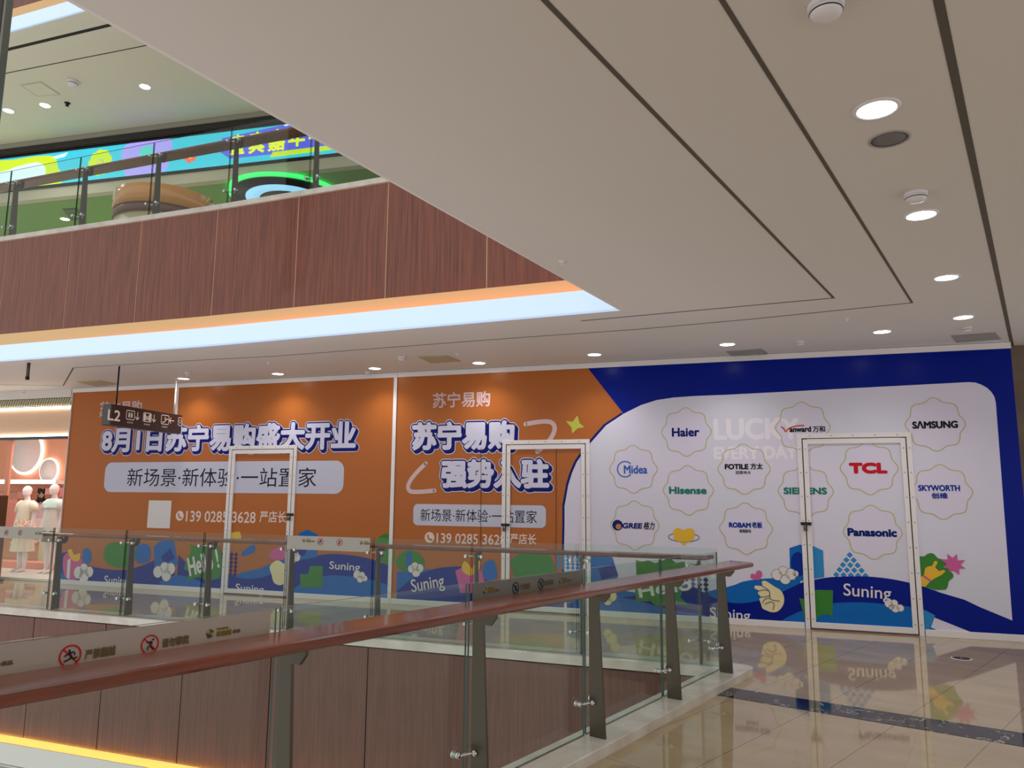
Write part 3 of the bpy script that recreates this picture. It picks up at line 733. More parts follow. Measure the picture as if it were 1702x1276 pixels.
words(P3, 'maker_logo', 'Panasonic', (1408.5, 1490.6, 877.8, 891.5), DKB, 5, 0.0066)
words(P3, 'maker_logo', 'SΛMSUNG', (1516, 1592, 699, 712), BLK, 5, 0.0053)
words(P3, 'maker_logo', 'SKYWORTH', (1526, 1595.5, 805.8, 816), ROYAL, 5, 0.0033)
words(P3, 'maker_logo', '创维', (1548, 1575, 818.6, 828.5), ROYAL, 5, 0.0026)
# fine joints of the boards
for px, y0, y1 in ((800, 744, 950), (925, 746, 950)):
    a, b = wp(px, y0), wp(px-1, y1); m = MB(HF); stroke(m, [a, b], .006, -.0011*9, 0, False, False); m.build('board_joint', DARK, P3)

# doors in the hoarding: white angle frame around a white framed leaf
def door(name, label, xa, xb, h, lock_left, lock_z):
    root = thing(name, label, 'door', HF((xa+xb)/2, 0, 0), kind='structure')
    b, t = .052, -.026
    for nm, r in (('jamb', (xa-b/2, xa+b/2, 0, h)), ('jamb', (xb-b/2, xb+b/2, 0, h)), ('head', (xa-b/2, xb+b/2, h, h+.055))):
        m = MB(HF); m.box(r[0], r[1], t, 0, r[2], r[3]); m.build(nm, WHITE, root, .003)
    i0, i1 = xa+b/2+.012, xb-b/2-.012
    lf = MB(HF); lf.box(i0, i0+b, t, 0, .02, h-.012); lf.box(i1-b, i1, t, 0, .02, h-.012)
    lf.box(i0+b, i1-b, t, 0, h-.07, h-.012); lf.box(i0+b, i1-b, t, 0, .02, .085); lf = lf.build('leaf_frame', WHITE, root, .003)
    m = MB(HF)
    for xx in (xa+b/2+.006, xb-b/2-.006): m.box(xx-.006, xx+.006, -.013, 0, .02, h-.012)
    m.box(xa+b/2, xb-b/2, -.013, 0, h-.012, h); m.build('shadow_joint', DARK, root)
    sc = MB(HF)
    for xx in (xa, xb, i0+b/2, i1-b/2):
        for k in range(8): sc.lathe([(.006, -.003), (.006, .004)], (xx, t, .12+k*(h-.25)/7), 8, ax='y')
    for k in range(5): sc.lathe([(.006, -.003), (.006, .004)], (xa+(xb-xa)*(k+.5)/5, t, h+.027), 8, ax='y')
    tag(sc.build('screw_heads', STEEL, root), kind='stuff')
    x = (xa+b/2+.006) if lock_left else (xb-b/2-.006)
    m = MB(HF); m.box(x-.06, x+.06, t-.012, t, lock_z-.018, lock_z+.018)
    hp = m.build('hasp', BLK2, root)
    m = MB(HF); m.box(x-.03, x+.012, t-.045, t-.014, lock_z-.085, lock_z-.04); m.tube([(x-.024, t-.03, lock_z-.042), (x-.024, t-.03, lock_z-.01), (x-.009, t-.03, lock_z+.003), (x+.006, t-.03, lock_z-.01), (x+.006, t-.03, lock_z-.042)], .005, 8)
    m.build('padlock', STEEL, hp)
BLK2 = mat('black_iron', (26, 24, 24), .4, .4)
door('door_1', 'left door in the orange hoarding, under the date headline', xs['d1a'], xs['d1b'], wp(438, 743)[1]-.03, False, wp(480, 855)[1])
door('door_2', 'middle door, half orange and half white, in the hoarding', xs['d2a'], xs['d2b'], wp(908, 734)[1]-.03, True, wp(840, 872)[1])
door('door_3', 'right door, in the white logo field of the hoarding', xs['d3a'], xs['d3b'], wp(1420, 723)[1]-.03, True, wp(1340, 870)[1])

# ================================================================== CEILING FITTINGS
def xy(px, py, z=ZC): return at_z(px, py, z)
def make_downlight(name, label, loc, r=.085, lens=None, group=None):
    o = thing(name, label, 'ceiling light', loc, group)
    f = Frame(loc, (1, 0, 0), (0, 1, 0))
    m = MB(f); m.lathe([(r+.018, 0), (r+.016, -.006), (r, -.007), (r-.004, -.001)], (0, 0, 0), 32, cap=False); m.build('trim_ring', WHITE, o)
    m = MB(f); m.lathe([(r-.002, -.003), (r*.5, -.0045), (.002, -.005)], (0, 0, 0), 32); m.build('lens', lens or LENS, o)
    return o
BEAMS = []
d0 = None
row = [((305, 629), 'recessed round downlight near the hoarding, leftmost, above the hanging sign'), ((462, 621), 'recessed round downlight near the hoarding, second from the left'),
       ((623, 612), 'recessed round downlight near the hoarding, third from the left'), ((796, 603), 'recessed round downlight near the hoarding, right of the square access panel'),
       ((988, 589), 'recessed round downlight near the hoarding, above where orange turns blue'), ((1209, 572), 'recessed round downlight near the hoarding, beside the left grey air vent'),
       ((1466, 551), 'recessed round downlight near the hoarding, between the two grey air vents'),
       ((1457, 181), 'largest recessed round downlight, nearest the photographer beside the ceiling speaker'), ((1531, 357), 'recessed round downlight beside a round smoke detector, second nearest'),
       ((1573, 461), 'recessed round downlight in the right hand row, third nearest'), ((1601, 527), 'recessed round downlight in the right hand row, just before the corner air vent')]
for (px, py), lab in row:
    p = xy(px, py)
    if d0 is None: d0 = make_downlight('downlight', lab, p)
    else: copy_tree(d0, p, lab)
    BEAMS.append(p)
# the rest of the right hand row, behind the photographer: only seen in reflections
v = (xy(1457, 181)-xy(1531, 357)).normalized()*1.66
for k in (1, 2, 3, 4):
    p = xy(1457, 181)+v*k; copy_tree(d0, p, 'recessed round downlight behind the photographer, seen only in reflections', 'downlights behind the photographer'); BEAMS.append(p)
for p in BEAMS: spot(p+Vector((0, 0, -.03)), 33)
U = [((241, 144), 'upper floor downlight, alone right of the smoke detector'), ((75, 175), 'upper floor downlight below the square hatch'), ((14, 184), 'upper floor downlight at the far left edge')]
for (px, py), lab in U:
    p = xy(px, py, FF+ZC); copy_tree(d0, p, lab); spot(p+Vector((0, 0, -.03)), 70)
def smoke(label, loc, s=1.):
    o = thing('smoke_detector', label, 'smoke detector', loc); f = Frame(loc, (1, 0, 0), (0, 1, 0))
    m = MB(f); m.lathe([(.055*s, 0), (.055*s, -.014*s), (.05*s, -.018*s)], (0, 0, 0), 28); m.build('base', WHITE, o)
    m = MB(f); m.lathe([(.047*s, -.016*s), (.05*s, -.03*s), (.042*s, -.044*s), (.02*s, -.05*s), (.002, -.051*s)], (0, 0, 0), 28); dm = m.build('dome', WHITE, o)
    m = MB(f); m.lathe([(.0485*s, -.027*s), (.0505*s, -.03*s), (.0485*s, -.033*s)], (0, 0, 0), 28, cap=False); m.build('sensor_slot', BLK2, dm)
    return o
for (px, py), lab, s in (((1372, 6), 'round white smoke detector at the top edge, nearest the photographer', 1.15), ((1522, 320), 'round white smoke detector just before the second nearest downlight', 1.15), ((1330, 567), 'small white detector between the two grey air vents', .9),
                         ((668, 593), 'small white detector left of the square access panel', 1.0), ((612, 618), 'small white detector under the third downlight', .9), ((313, 619), 'small white detector behind the leftmost downlight', .9), ((1607, 544), 'small white detector beside the corner air vent', .9), ((42, 650), 'small white detector near the clothes shop', 1.1)):
    smoke(lab, xy(px, py), s)
smoke('round detector on the upper floor ceiling right of the hatch', xy(121, 135, FF+ZC), 1.7)
# speaker
p = xy(1478, 231); o = thing('ceiling_speaker', 'round grey ceiling speaker grille beside the nearest downlight', 'speaker', p); f = Frame(p, (1, 0, 0), (0, 1, 0))
m = MB(f); m.lathe([(.095, 0), (.095, -.004), (.084, -.005), (.084, -.002)], (0, 0, 0), 32, cap=False); m.build('rim', mat('grey_rim', (170, 165, 162), .5), o)
m = MB(f); m.lathe([(.084, -.002), (.04, -.004), (.002, -.005)], (0, 0, 0), 32); m.build('grille', mat('grey_mesh', (122, 116, 118), .7), o)
def flat_quad(name, label, cat, px, colour, frame_col, z=ZC, slats=0):
    q = [at_z(x, y, z) for x, y in px]; c = sum(q, Vector())/4
    o = thing(name, label, cat, c)
    m = MB(); m.prism([tuple(p+Vector((0, 0, -.006))) for p in q], [tuple(p) for p in q]); m.build('frame', frame_col, o)
    qi = [c+(p-c)*.88 for p in q]; m = MB(); m.prism([tuple(p+Vector((0, 0, -.009))) for p in qi], [tuple(p+Vector((0, 0, -.004))) for p in qi]); pn = m.build('panel' if not slats else 'grille', colour, o)
    if slats:
        m = MB()
        for k in range(slats):
            t0, t1 = (k+.2)/slats, (k+.6)/slats; L = lambda a, b, t: a+(b-a)*t
            e = [L(qi[0], qi[3], t0), L(qi[1], qi[2], t0), L(qi[1], qi[2], t1), L(qi[0], qi[3], t1)]
            m.prism([tuple(p+Vector((0, 0, -.013))) for p in e], [tuple(p+Vector((0, 0, -.009))) for p in e])
        m.build('slats', frame_col, pn)
    return o
VENT = mat('vent_grey', (120, 116, 116), .6); VENTF = mat('vent_frame', (168, 164, 162), .6); HATCH = mat('hatch_cream', (186, 174, 140), .6)
flat_quad('air_vent', 'grey air vent in the ceiling above the washing machine brand rings, left one', 'air vent', ((1206, 583), (1266, 579), (1279, 589), (1219, 595)), VENT, VENTF, slats=10)
flat_quad('air_vent', 'grey air vent in the ceiling at the right corner of the hoarding', 'air vent', ((1580, 557), (1654, 551.5), (1664, 563), (1590, 569)), VENT, VENTF, slats=10)
flat_quad('access_panel', 'cream square access panel in the ceiling above the orange hoarding', 'ceiling hatch', ((694, 592), (744, 590), (766, 600), (716, 603)), HATCH, HATCH)
flat_quad('access_panel', 'cream square access panel in the ceiling beside the hanging sign', 'ceiling hatch', ((127, 634), (165, 631.5), (196, 638), (160, 642)), HATCH, HATCH)
flat_quad('access_panel', 'pale square hatch in the upper floor ceiling', 'ceiling hatch', ((33, 141), (68, 135), (101, 157), (62, 160)), CEIL3, mat('hatch_edge', (196, 190, 160), .6), FF+ZC)
p = xy(112, 171, FF+ZC); o = thing('sprinkler', 'small black sprinkler on the upper floor ceiling', 'sprinkler', p)
m = MB(Frame(p, (1, 0, 0), (0, 1, 0))); m.lathe([(.05, 0), (.05, -.01), (.02, -.02), (.03, -.06), (.004, -.065)], (0, 0, 0), 16); m.build('head', BLK2, o)
for (px, py), lab in (((1408, 529), 'tiny sprinkler near the corner of the ceiling shadow gap'), ((935, 434), 'tiny sprinkler near the ceiling edge above the void'), ((760, 588), 'tiny sprinkler behind the square access panel'), ((447, 603), 'tiny sprinkler above the second downlight')):
    p = xy(px, py); o = thing('sprinkler', lab, 'sprinkler', p)
    m = MB(Frame(p, (1, 0, 0), (0, 1, 0))); m.lathe([(.03, 0), (.03, -.006), (.01, -.008), (.008, -.025), (.016, -.028), (.002, -.03)], (0, 0, 0), 16); m.build('head', WHITE, o)
p = xy(48, 603); o = thing('drop_pipe', 'short steel pipe with a black end dropping from the ceiling at the left', 'pipe', p)
m = MB(Frame(p, (1, 0, 0), (0, 1, 0))); m.lathe([(.022, 0), (.022, -.2)], (0, 0, 0), 16); m.build('pipe', STEEL, o)
m = MB(Frame(p, (1, 0, 0), (0, 1, 0))); m.lathe([(.026, -.2), (.026, -.235), (.01, -.24)], (0, 0, 0), 16); m.build('end_cap', BLK2, o)

# floor sticker
p = at_z(1598, 1094, 0); o = thing('floor_disc', 'small round black floor disc with a white rim on the tiles', 'floor disc', p)
f = Frame((p.x, p.y, 0), (1, 0, 0), (0, 1, 0))
m = MB(f); m.lathe([(.092, .0003), (.092, .002), (.078, .003)], (0, 0, 0), 32); m.build('rim', WHT, o)
m = MB(f); m.lathe([(.079, .002), (.079, .0036), (.01, .004)], (0, 0, 0), 32); m.build('centre', BLK2, o)
m = MB(f); m.poly([(-.016, -.012, .0046), (.016, -.012, .0046), (0, .018, .0046)]); m.build('mark', WHT, o)

# ================================================================== HANGING SIGN
SA, SB = Vector((-5.55, 10.40, 0)), Vector((-5.24, 11.93, 0))
sx = (SB-SA).normalized(); sy = Vector((-sx.y, sx.x, 0))       # sy points away from the readable face
SF = Frame(SA, sx, sy); SL = (SB-SA).length; Z0, Z1 = 2.445, 2.742
BROWN = mat('sign_brown', (66, 44, 38), .45); SIGNW = emit('sign_white', (222, 206, 196), .25)
hs = thing('hanging_sign', 'dark brown hanging direction sign reading L2, in front of the orange hoarding', 'sign', SF(SL/2, .07, Z1))
m = MB(SF); m.box(0, SL, 0, .15, Z0, Z1); m.build('body', BROWN, hs, .004)
m = MB(SF); m.box(-.006, .0, .012, .138, Z0+.01, Z1-.01); m.build('end_cap', mat('sign_end_grey', (74, 72, 74), .4), hs)
for x in (.16,):
    m = MB(SF); m.tube([(x, .07, Z1-.01), (x, .07, ZC)], .011, 10); m.build('rod', BLK2, hs)
m = MB(SF); m.tube([(SL-.11, .07, Z1-.01), (SL-.11, .07, ZC)], .011, 10); m.build('rod', WHITE, hs)
def sg(px, py):
    q = at_plane(px, py, SA, sy); l = SF.loc(q); return l[0], l[2]
def sbox(xl, xr, yt, yb):
    a = sg(xl, (yt+yb)/2); b = sg(xr, (yt+yb)/2); c = sg((xl+xr)/2, yt); d = sg((xl+xr)/2, yb); return a[0], b[0], d[1], c[1]
m = MB(SF); bx = sbox(179, 200, 681, 699); text_add(m, 'L2', *bx, -.0015, .003); m.build('lettering', SIGNW, hs, fix=False)
for (xl, xr, yt, yb), kind, cap, arrow in (((210, 223.5, 682.3, 697.2), 'wc', '洗手间', ((224.5, 232.5), 'd')), ((238, 251.5, 686.3, 700.6), 'lift', '客用电梯', ((252, 260), 'd')), ((268, 280.5, 690, 704.8), 'esc', '自动扶梯', ((281, 289.5), 'l')), ((296, 303, 694, 707), 'info', '', None)):
    x0, x1, z0, z1 = sbox(xl, xr, yt, yb); x1 = min(x1, SL-.005)
    m = MB(SF); stroke(m, rrect((x0, x1, z0, z1), .02), .01, -.0015, 0, True); cx, cz = (x0+x1)/2, (z0+z1)/2; y = -.0015; w_, h_ = x1-x0, z1-z0
    if kind == 'wc':
        for k in (-1, 1):
            disc(m, (cx+k*w_*.17, cz+h_*.2), .012, y); m.poly([(cx+k*w_*.17-.016, y, cz+h_*.1), (cx+k*w_*.17+.016, y, cz+h_*.1), (cx+k*w_*.17+.01, y, cz-h_*.28), (cx+k*w_*.17-.01, y, cz-h_*.28)])
        m.poly([(cx-.003, y, cz-h_*.3), (cx+.003, y, cz-h_*.3), (cx+.003, y, cz+h_*.3), (cx-.003, y, cz+h_*.3)])
    elif kind == 'lift':
        for k in (-1, 1): m.poly([(cx+k*w_*.42, y, cz-h_*.4), (cx+k*w_*.2, y, cz-h_*.4), (cx+k*w_*.2, y, cz+h_*.4), (cx+k*w_*.42, y, cz+h_*.4)])
        for k in (-1, 0, 1): m.poly([(cx+k*.02-.006, y, cz-h_*.3), (cx+k*.02+.006, y, cz-h_*.3), (cx+k*.02+.006, y, cz+h_*.15), (cx+k*.02-.006, y, cz+h_*.15)])
    elif kind == 'esc':
        stroke(m, [(cx-w_*.35, cz-h_*.3), (cx-w_*.1, cz-h_*.3), (cx+w_*.2, cz+h_*.1), (cx+w_*.38, cz+h_*.1)], .014, y); disc(m, (cx, cz+h_*.25), .011, y); stroke(m, [(cx, cz+h_*.15), (cx, cz-h_*.02)], .014, y)
    else: stroke(m, [(cx+.1*math.cos(a*PI/8)*w_*3, cz+.1*math.sin(a*PI/8)*h_*2.2) for a in range(16)], .008, y, 0, True)
    m.build('pictogram', SIGNW, hs)
    if arrow:
        (a, b), dr = arrow; ym = (yt+yb)/2+1; q0 = sg(a, ym); q1 = sg(b, ym); c = ((q0[0]+q1[0])/2, cz); L = h_*.42
        m = MB(SF); dv = (0, -1) if dr == 'd' else (-1, 0); pv = (dv[1], -dv[0])
        tip = (c[0]+dv[0]*L, c[1]+dv[1]*L); stroke(m, [(c[0]-dv[0]*L, c[1]-dv[1]*L), tip], .013, y)
        for k in (-1, 1): stroke(m, [tip, (tip[0]-dv[0]*L*.7+pv[0]*k*L*.7, tip[1]-dv[1]*L*.7+pv[1]*k*L*.7)], .013, y)
        m.build('arrow', SIGNW, hs)
    if cap:
        m = MB(SF); text_add(m, cap, cx-w_*.36, cx+w_*.36, z0-.055, z0-.03, y); m.build('caption', SIGNW, hs, fix=False)

# ================================================================== STICKERS ON THE GLASS
FROST = mat('frosted_film', (172, 160, 152), .6); FROST2 = mat('frosted_film_far', (158, 156, 148), .6)
SRED = ink('sign_red', (186, 36, 44)); OLIVE = ink('olive', (126, 106, 42)); BRN = ink('brown_text', (110, 92, 70)); SBLK = ink('figure_black', (34, 24, 34))
def run_sign(m, c, r, y, put, climb=False):
    ring = [(c[0]+r*math.cos(2*PI*k/32), c[1]+r*math.sin(2*PI*k/32)) for k in range(32)]
    mm = MB(put); stroke(mm, ring, r*.17, y, 0, True); stroke(mm, [(c[0]-r*.66, c[1]+r*.66), (c[0]+r*.66, c[1]-r*.66)], r*.15, y, 0)
    f = y*1.3; P = lambda a, b: (c[0]+a*r, c[1]+b*r)
    disc(mm, P(-.15 if not climb else .3, .52), r*.12, f, 1, 16)
    if climb: S = [[(-.35, .3), (.1, .3), (.2, .1)], [(.1, .3), (.0, -.2), (-.3, -.2), (-.3, -.55)], [(.0, -.2), (.35, -.6)]]
    else: S = [[(-.1, .35), (.1, -.15)], [(-.55, .05), (-.3, .2), (-.1, .3)], [(-.1, .3), (.3, .35), (.4, .1)], [(.1, -.15), (-.1, -.3), (-.55, -.45)], [(.1, -.15), (.3, -.3), (.6, -.2)]]
    for l in S: stroke(mm, [P(*q) for q in l], r*.14, f, 1)
    return mm
def film(pane, fr, s0, s1, zt, zb, y, items, film_mat, mirror=False, dark=False):
    sg_ = -1 if mirror else 1
    m = MB(fr); m.add([(s0, y, zb(s0)), (s1, y, zb(s1)), (s1, y, zt(s1)), (s0, y, zt(s0))], [(0, 1, 2, 3)]); fo = m.build('frosted_film', film_mat, pane)
    yy = y*1.25
    for it, s, z, k in items:
        if it in ('run', 'climb'):
            m = run_sign(None, (s, z), k, yy, fr, it == 'climb'); m.build('warning_sign', [SBLK if dark else SRED, SBLK], pane)
        elif it == 'logo':
            m = MB(fr); pent = [(s+k*math.cos(a), z+k*math.sin(a)) for a in (PI/2+2*PI*j/5+.12 for j in range(5))]
            for j in range(5):
                a, b = pent[j], pent[(j+1) % 5]; m.poly([(a[0], yy, a[1]), (b[0], yy, b[1]), (s, yy, z)], j % 3)
            m.build('mall_emblem', [ink('emblem_olive', (150, 146, 60)), ink('emblem_plum', (100, 60, 90)), ink('emblem_slate', (70, 84, 90))], pane)
            d = -1 if mirror else 1
            for t, a, b, c, e, cm in (('Luckycity', 1.5, 4.3, .45, 1.0, OLIVE), ('天佑城', 1.4, 5.0, -.85, .35, OLIVE), ('·乐从', 5.1, 7.2, -.7, .15, BRN)):
                m = MB(fr); x0, x1 = sorted((s+d*a*k, s+d*b*k)); text_add(m, t, x0, x1, z+c*k, z+e*k, yy, .0018, 6, flip=mirror); m.build('mall_lettering', cm, pane, fix=False)
        else:
            m = MB(fr); x0, x1 = sorted((s, s+(-k if mirror else k))); text_add(m, it, x0, x1, z-.017, z+.014, yy, .001, 6, flip=mirror); m.build('warning_text', BRN, pane, fix=False)
def ns(px, py):
    q = at_plane(px, py, NF.o, NN.to_3d()); l = NF.loc(q); return l[0], l[2]
zb_n = lambda s: zg_n(s)-.15
it = []
for k, (px, py), sz in (('run', (114.5, 1089), .031), ('climb', (247, 1070), .029), ('logo', (347, 1052.5), .0175), ('logo', (-62, 1109), .0175)):
    s, z = ns(px, py); it.append((k, s, z, sz))
for t, pa, pb in (('严禁翻越', (139, 1086), (190, 1079)), ('请勿攀爬', (267, 1067), (312, 1061))):
    a, b = ns(*pa), ns(*pb); it.append((t, a[0], (a[1]+b[1])/2, b[0]-a[0]))
film(npl[3], NF, npanes[3][0]+.01, ns(447, 1040)[0], lambda s: zg_n(s)-.004, zb_n, -.0075, it, FROST)
it = []
for k, (px, py), sz in (('run', (855, 977), .03), ('climb', (897, 970), .029), ('logo', (804, 982), .0175), ('logo', (929.5, 965), .0175)):
    s, z = ns(px, py); it.append((k, s, z, sz))
for t, pa, pb in (('严禁翻越', (863, 975), (879, 972)), ('请勿攀爬', (903, 968), (918, 966))):
    a, b = ns(*pa), ns(*pb); it.append((t, a[0], (a[1]+b[1])/2, b[0]-a[0]))
film(npl[5], NF, npanes[5][0]+.02, npanes[5][1]-.03, lambda s: zg_n(s)-.004, zb_n, -.0075, it, mat('frosted_film_grey', (112, 110, 106), .5), dark=True)
def fs(px, py):
    q = at_plane(px, py, FFR.o, FN.to_3d()); l = FFR.loc(q); return l[0], l[2]
def far_film(pane, p0, p1, spots_):
    it = [(k, *fs(*p), sz) for k, p, sz in spots_]
    film(pane, FFR, fs(p1, 890)[0], fs(p0, 890)[0], lambda s: zg_f(s)-.003, lambda s: zg_f(s)-.15, .0075, it, FROST2, True)
far_film(fpl[3], 478, 616, (('logo', (505.5, 898), .02), ('run', (533, 900), .034), ('climb', (565, 901), .034), ('logo', (601, 902), .02)))
far_film(fpl[7], -20, 72, (('run', (11.5, 885), .034), ('climb', (34.5, 885), .034), ('logo', (61, 886), .02)))

# ================================================================== UPPER FLOOR SHOP
BA = math.radians(-76); BF = Frame((-10.26, 14.3, 0), (-math.sin(BA), -math.cos(BA), 0), (-math.cos(BA)*-1, -math.sin(BA)*-1*-1, 0))
BF.ey = Vector((-BF.ex.y, BF.ex.x, 0))
def b3(px, py, y=0):
    q = at_plane(px, py, BF.o+BF.ey*y, BF.ey); l = BF.loc(q); return l[0], l[2]
X0, X1 = -4.5, 9.5; ZU = FF+ZC
GREYF = mat('grey_bulkhead', (150, 150, 138), .5); DARKF = mat('dark_slats', (64, 60, 58), .4); BEIGE = mat('beige_soffit', (196, 190, 168), .6)
GREENC = mat('shop_green', (112, 160, 62), .6)
uw = thing('wall_shopfront', 'grey and beige shopfront bulkhead of the upper floor', 'wall', BF((X0+X1)/2, 0, FF), kind='structure')
zt1, zt2, zt3, zl1, zl0, zs = ZU-.004, b3(5, 251.7)[1], b3(5, 261)[1], b3(5, 266.5)[1], b3(5, 318)[1], b3(5, 338)[1]
m = MB(BF); m.box(X0, X1, -.1, .1, zt2, zt1); m.build('bulkhead', GREYF, uw)
m = MB(BF); m.box(X0, X1, -.04, .1, zt3, zt2); 
for k in range(5): m.box(X0, X1, -.07, -.04, zt3+.02+k*(zt2-zt3)/5, zt3+.035+k*(zt2-zt3)/5)
m.build('slatted_band', DARKF, uw)
m = MB(BF); m.box(X0, X1, .02, .1, zl0-.04, zt3); m.build('screen_back', DARK, uw)
m = MB(BF); m.box(X0, X1, -.03, .12, zs, zl0-.05); m.build('beige_band', BEIGE, uw)
m = MB(BF); m.box(X0, X1, .12, 7, zs, zs+.05); tag(m.build('ceiling', GREENC), 'green ceiling inside the upper floor play shop', 'ceiling', kind='structure')
m = MB(BF); m.box(X0, X1, 6.9, 7, FF, zs); tag(m.build('wall_upper_back', GREENC), 'green back wall of the upper floor play shop', 'wall', kind='structure')
# LED banner
TEALE = emit('screen_teal', (54, 186, 210), .85)
led = thing('led_banner', 'long glowing LED banner with flowers and yellow lettering over the upper shop', 'screen', BF(2, 0, zl0))
m = MB(BF); m.box(X0, X1, -.05, .015, zl0, zl1); m.build('screen', TEALE, led)
m = MB(BF); m.box(X0, X1, -.065, .015, zl0-.045, zl0); m.box(X0, X1, -.065, .015, zl1, zl1+.03); m.build('frame', BLK2, led)
def glow(name, c, st=.85): return emit('screen_'+name, c, st)
def lart(name, pts, col, lay, smooth=4):
    p = smooth_closed([b3(*q) for q in pts], smooth) if smooth else [b3(*q) for q in pts]
    p = [(x, min(max(z, zl0+.002), zl1-.002)) for x, z in p]
    m = MB(BF); m.poly([(x, -.052-.002*lay, z) for x, z in p]); return m.build(name, col, led)
LM, LC, LV, LB = glow('lime', (190, 214, 40)), glow('pale', (206, 232, 240)), glow('violet', (160, 150, 232)), glow('blue', (86, 92, 214))
lart('lime_flower', ((-60, 275), (20, 268), (60, 262), (93, 262), (100, 280), (107, 295), (98, 315), (60, 310), (20, 325), (-60, 330)), LM, 1)
lart('pale_flower', ((-40, 300), (15, 285), (35, 278), (68, 272), (80, 285), (70, 305), (40, 315), (-40, 322)), LC, 2)
lart('pale_flower', ((90, 263), (117, 255), (112, 262), (97, 266)), LC, 2, 0)
def flower(name, cx, cy, rp, n, rc, cols, lay):
    c = b3(cx, cy); m = MB(BF); R = b3(cx+rp, cy)[0]-c[0]
    for k in range(n):
        a = 2*PI*k/n+.3; z = min(max(c[1]+R*.62*math.sin(a), zl0+.05), zl1-.05)
        rr = R*.36
        pts = [(c[0]+R*.62*math.cos(a)+rr*math.cos(2*PI*j/20), -.052-.002*lay-.0004*k, min(max(c[1]+R*.62*math.sin(a)+rr*math.sin(2*PI*j/20), zl0), zl1)) for j in range(20)]
        m.poly(pts, 0)
    disc(m, (c[0], min(max(c[1], zl0+rc), zl1-rc)), rc, -.052-.002*(lay+3), 1); return m.build(name, cols, led)
flower('yellow_flower', 170, 272, 20, 9, .06, [LM, glow('gold', (216, 196, 40))], 1)
flower('violet_flower', 247, 258, 44, 7, .16, [LV, glow('mint', (80, 196, 190))], 1)
flower('red_flower', 319.5, 260.5, 12, 6, .06, [glow('coral', (226, 100, 80)), glow('gold2', (240, 220, 40))], 1)
lart('blue_plate', ((372, 232), (480, 208), (640, 180), (640, 240), (520, 251), (385, 266), (369, 255)), LB, 1, 0)
lart('lime_edge', ((452, 263), (456, 255), (548, 244), (640, 230), (640, 240), (450, 264)), LM, 2, 0)
lart('lime_corner', ((474, 208), (480, 206), (640, 178), (640, 186), (476, 212)), LC, 2, 0)
chars = '童真嘉年华'
for ch, (xl, xr, yt, yb) in zip(chars, ((386, 410, 226, 259), (417, 443, 221, 257), (449, 477, 217, 253), (482, 510, 213, 246), (516, 544, 208, 240))):
    a = b3(xl, (yt+yb)/2); b = b3(xr, (yt+yb)/2); c = b3((xl+xr)/2, yt); d = b3((xl+xr)/2, yb)
    m = MB(BF); text_add(m, ch, a[0], b[0], d[1], c[1], -.06, .012, 10); m.build('screen_lettering', glow('yellow', (222, 232, 40)), led, fix=False)
# round kiosk
def g3(px, py): return at_z(px, py, zs-.001)
kr = .78; ky = -1.25
kx = b3(277, 330, ky)[0]
KF = Frame(BF(kx, ky, 0), BF.ex, BF.ey)
zo, zm, zn = b3(266, 298, ky-kr)[1], b3(266, 329, ky-kr)[1], b3(266, 344, ky-kr)[1]
kk = thing('round_kiosk', 'round orange and brown drum kiosk behind the upper balustrade', 'kiosk', KF(0, 0, FF))
m = MB(KF); m.lathe([(kr, zm), (kr, zo), (kr-.04, zo+.015), (.01, zo+.016)], n=64); m.build('upper_band', mat('glossy_tan', (216, 142, 66), .18, coat=.5), kk)
m = MB(KF); m.lathe([(kr-.01, zn), (kr-.01, zm)], n=64); m.build('lower_band', mat('brown_band', (110, 66, 52), .4), kk)
m = MB(KF); m.lathe([(kr-.03, FF), (kr-.03, zn)], n=64); m.build('body', mat('kiosk_beige', (206, 190, 150), .4), kk)
# ring light in the green ceiling
rc = at_z(478, 322, zs); RF = Frame((rc.x, rc.y, zs), BF.ex, BF.ey)
rl = thing('ring_light', 'big black disc ceiling light with a pale blue ring and green halo', 'ceiling light', RF(0, 0, 0))
Rr = 1.0
def ann(r0, r1, z0, z1): 
    m = MB(RF); m.lathe([(r1, z0), (r1, z1), (r0, z1), (r0, z0)], n=64, cap=False)
    return m
m = MB(RF); m.lathe([(Rr, -.09), (Rr, -.13), (.01, -.131)], n=64); m.build('black_disc', BLK2, rl)
ann(Rr-.03, Rr+.07, -.03, -.08).build('green_halo', emit('green_neon', (60, 220, 110), 1.3), rl)
ann(Rr*.5, Rr*.75, -.13, -.145).build('blue_ring', emit('blue_ring', (150, 205, 245), 1.0), rl)
for bx, by in ((-2, 1.6), (1.0, 1.8), (4.0, 1.8), (2.5, 3.6)):  # unseen downlights, added to brighten the green ceiling
    p = BF(bx, by, zs); copy_tree(d0, p, 'added unseen downlight brightening the green shop ceiling, hidden behind the upper balustrade', 'added downlights deep in the green shop'); spot(p+Vector((0, 0, -.03)), 230)
# small fittings of that ceiling
p = at_z(108, 364, zs); copy_tree(d0, p, 'downlight in the green shop ceiling, low behind the upper balustrade')
q = [at_z(x, y, zs) for x, y in ((104, 347), (128, 345), (140, 363), (118, 365))]
flat_quad('air_vent', 'black slotted air grille in the green shop ceiling', 'air vent', ((104, 347), (128, 345), (142, 364), (119, 366)), GREENC, BLK2, zs, slats=7)
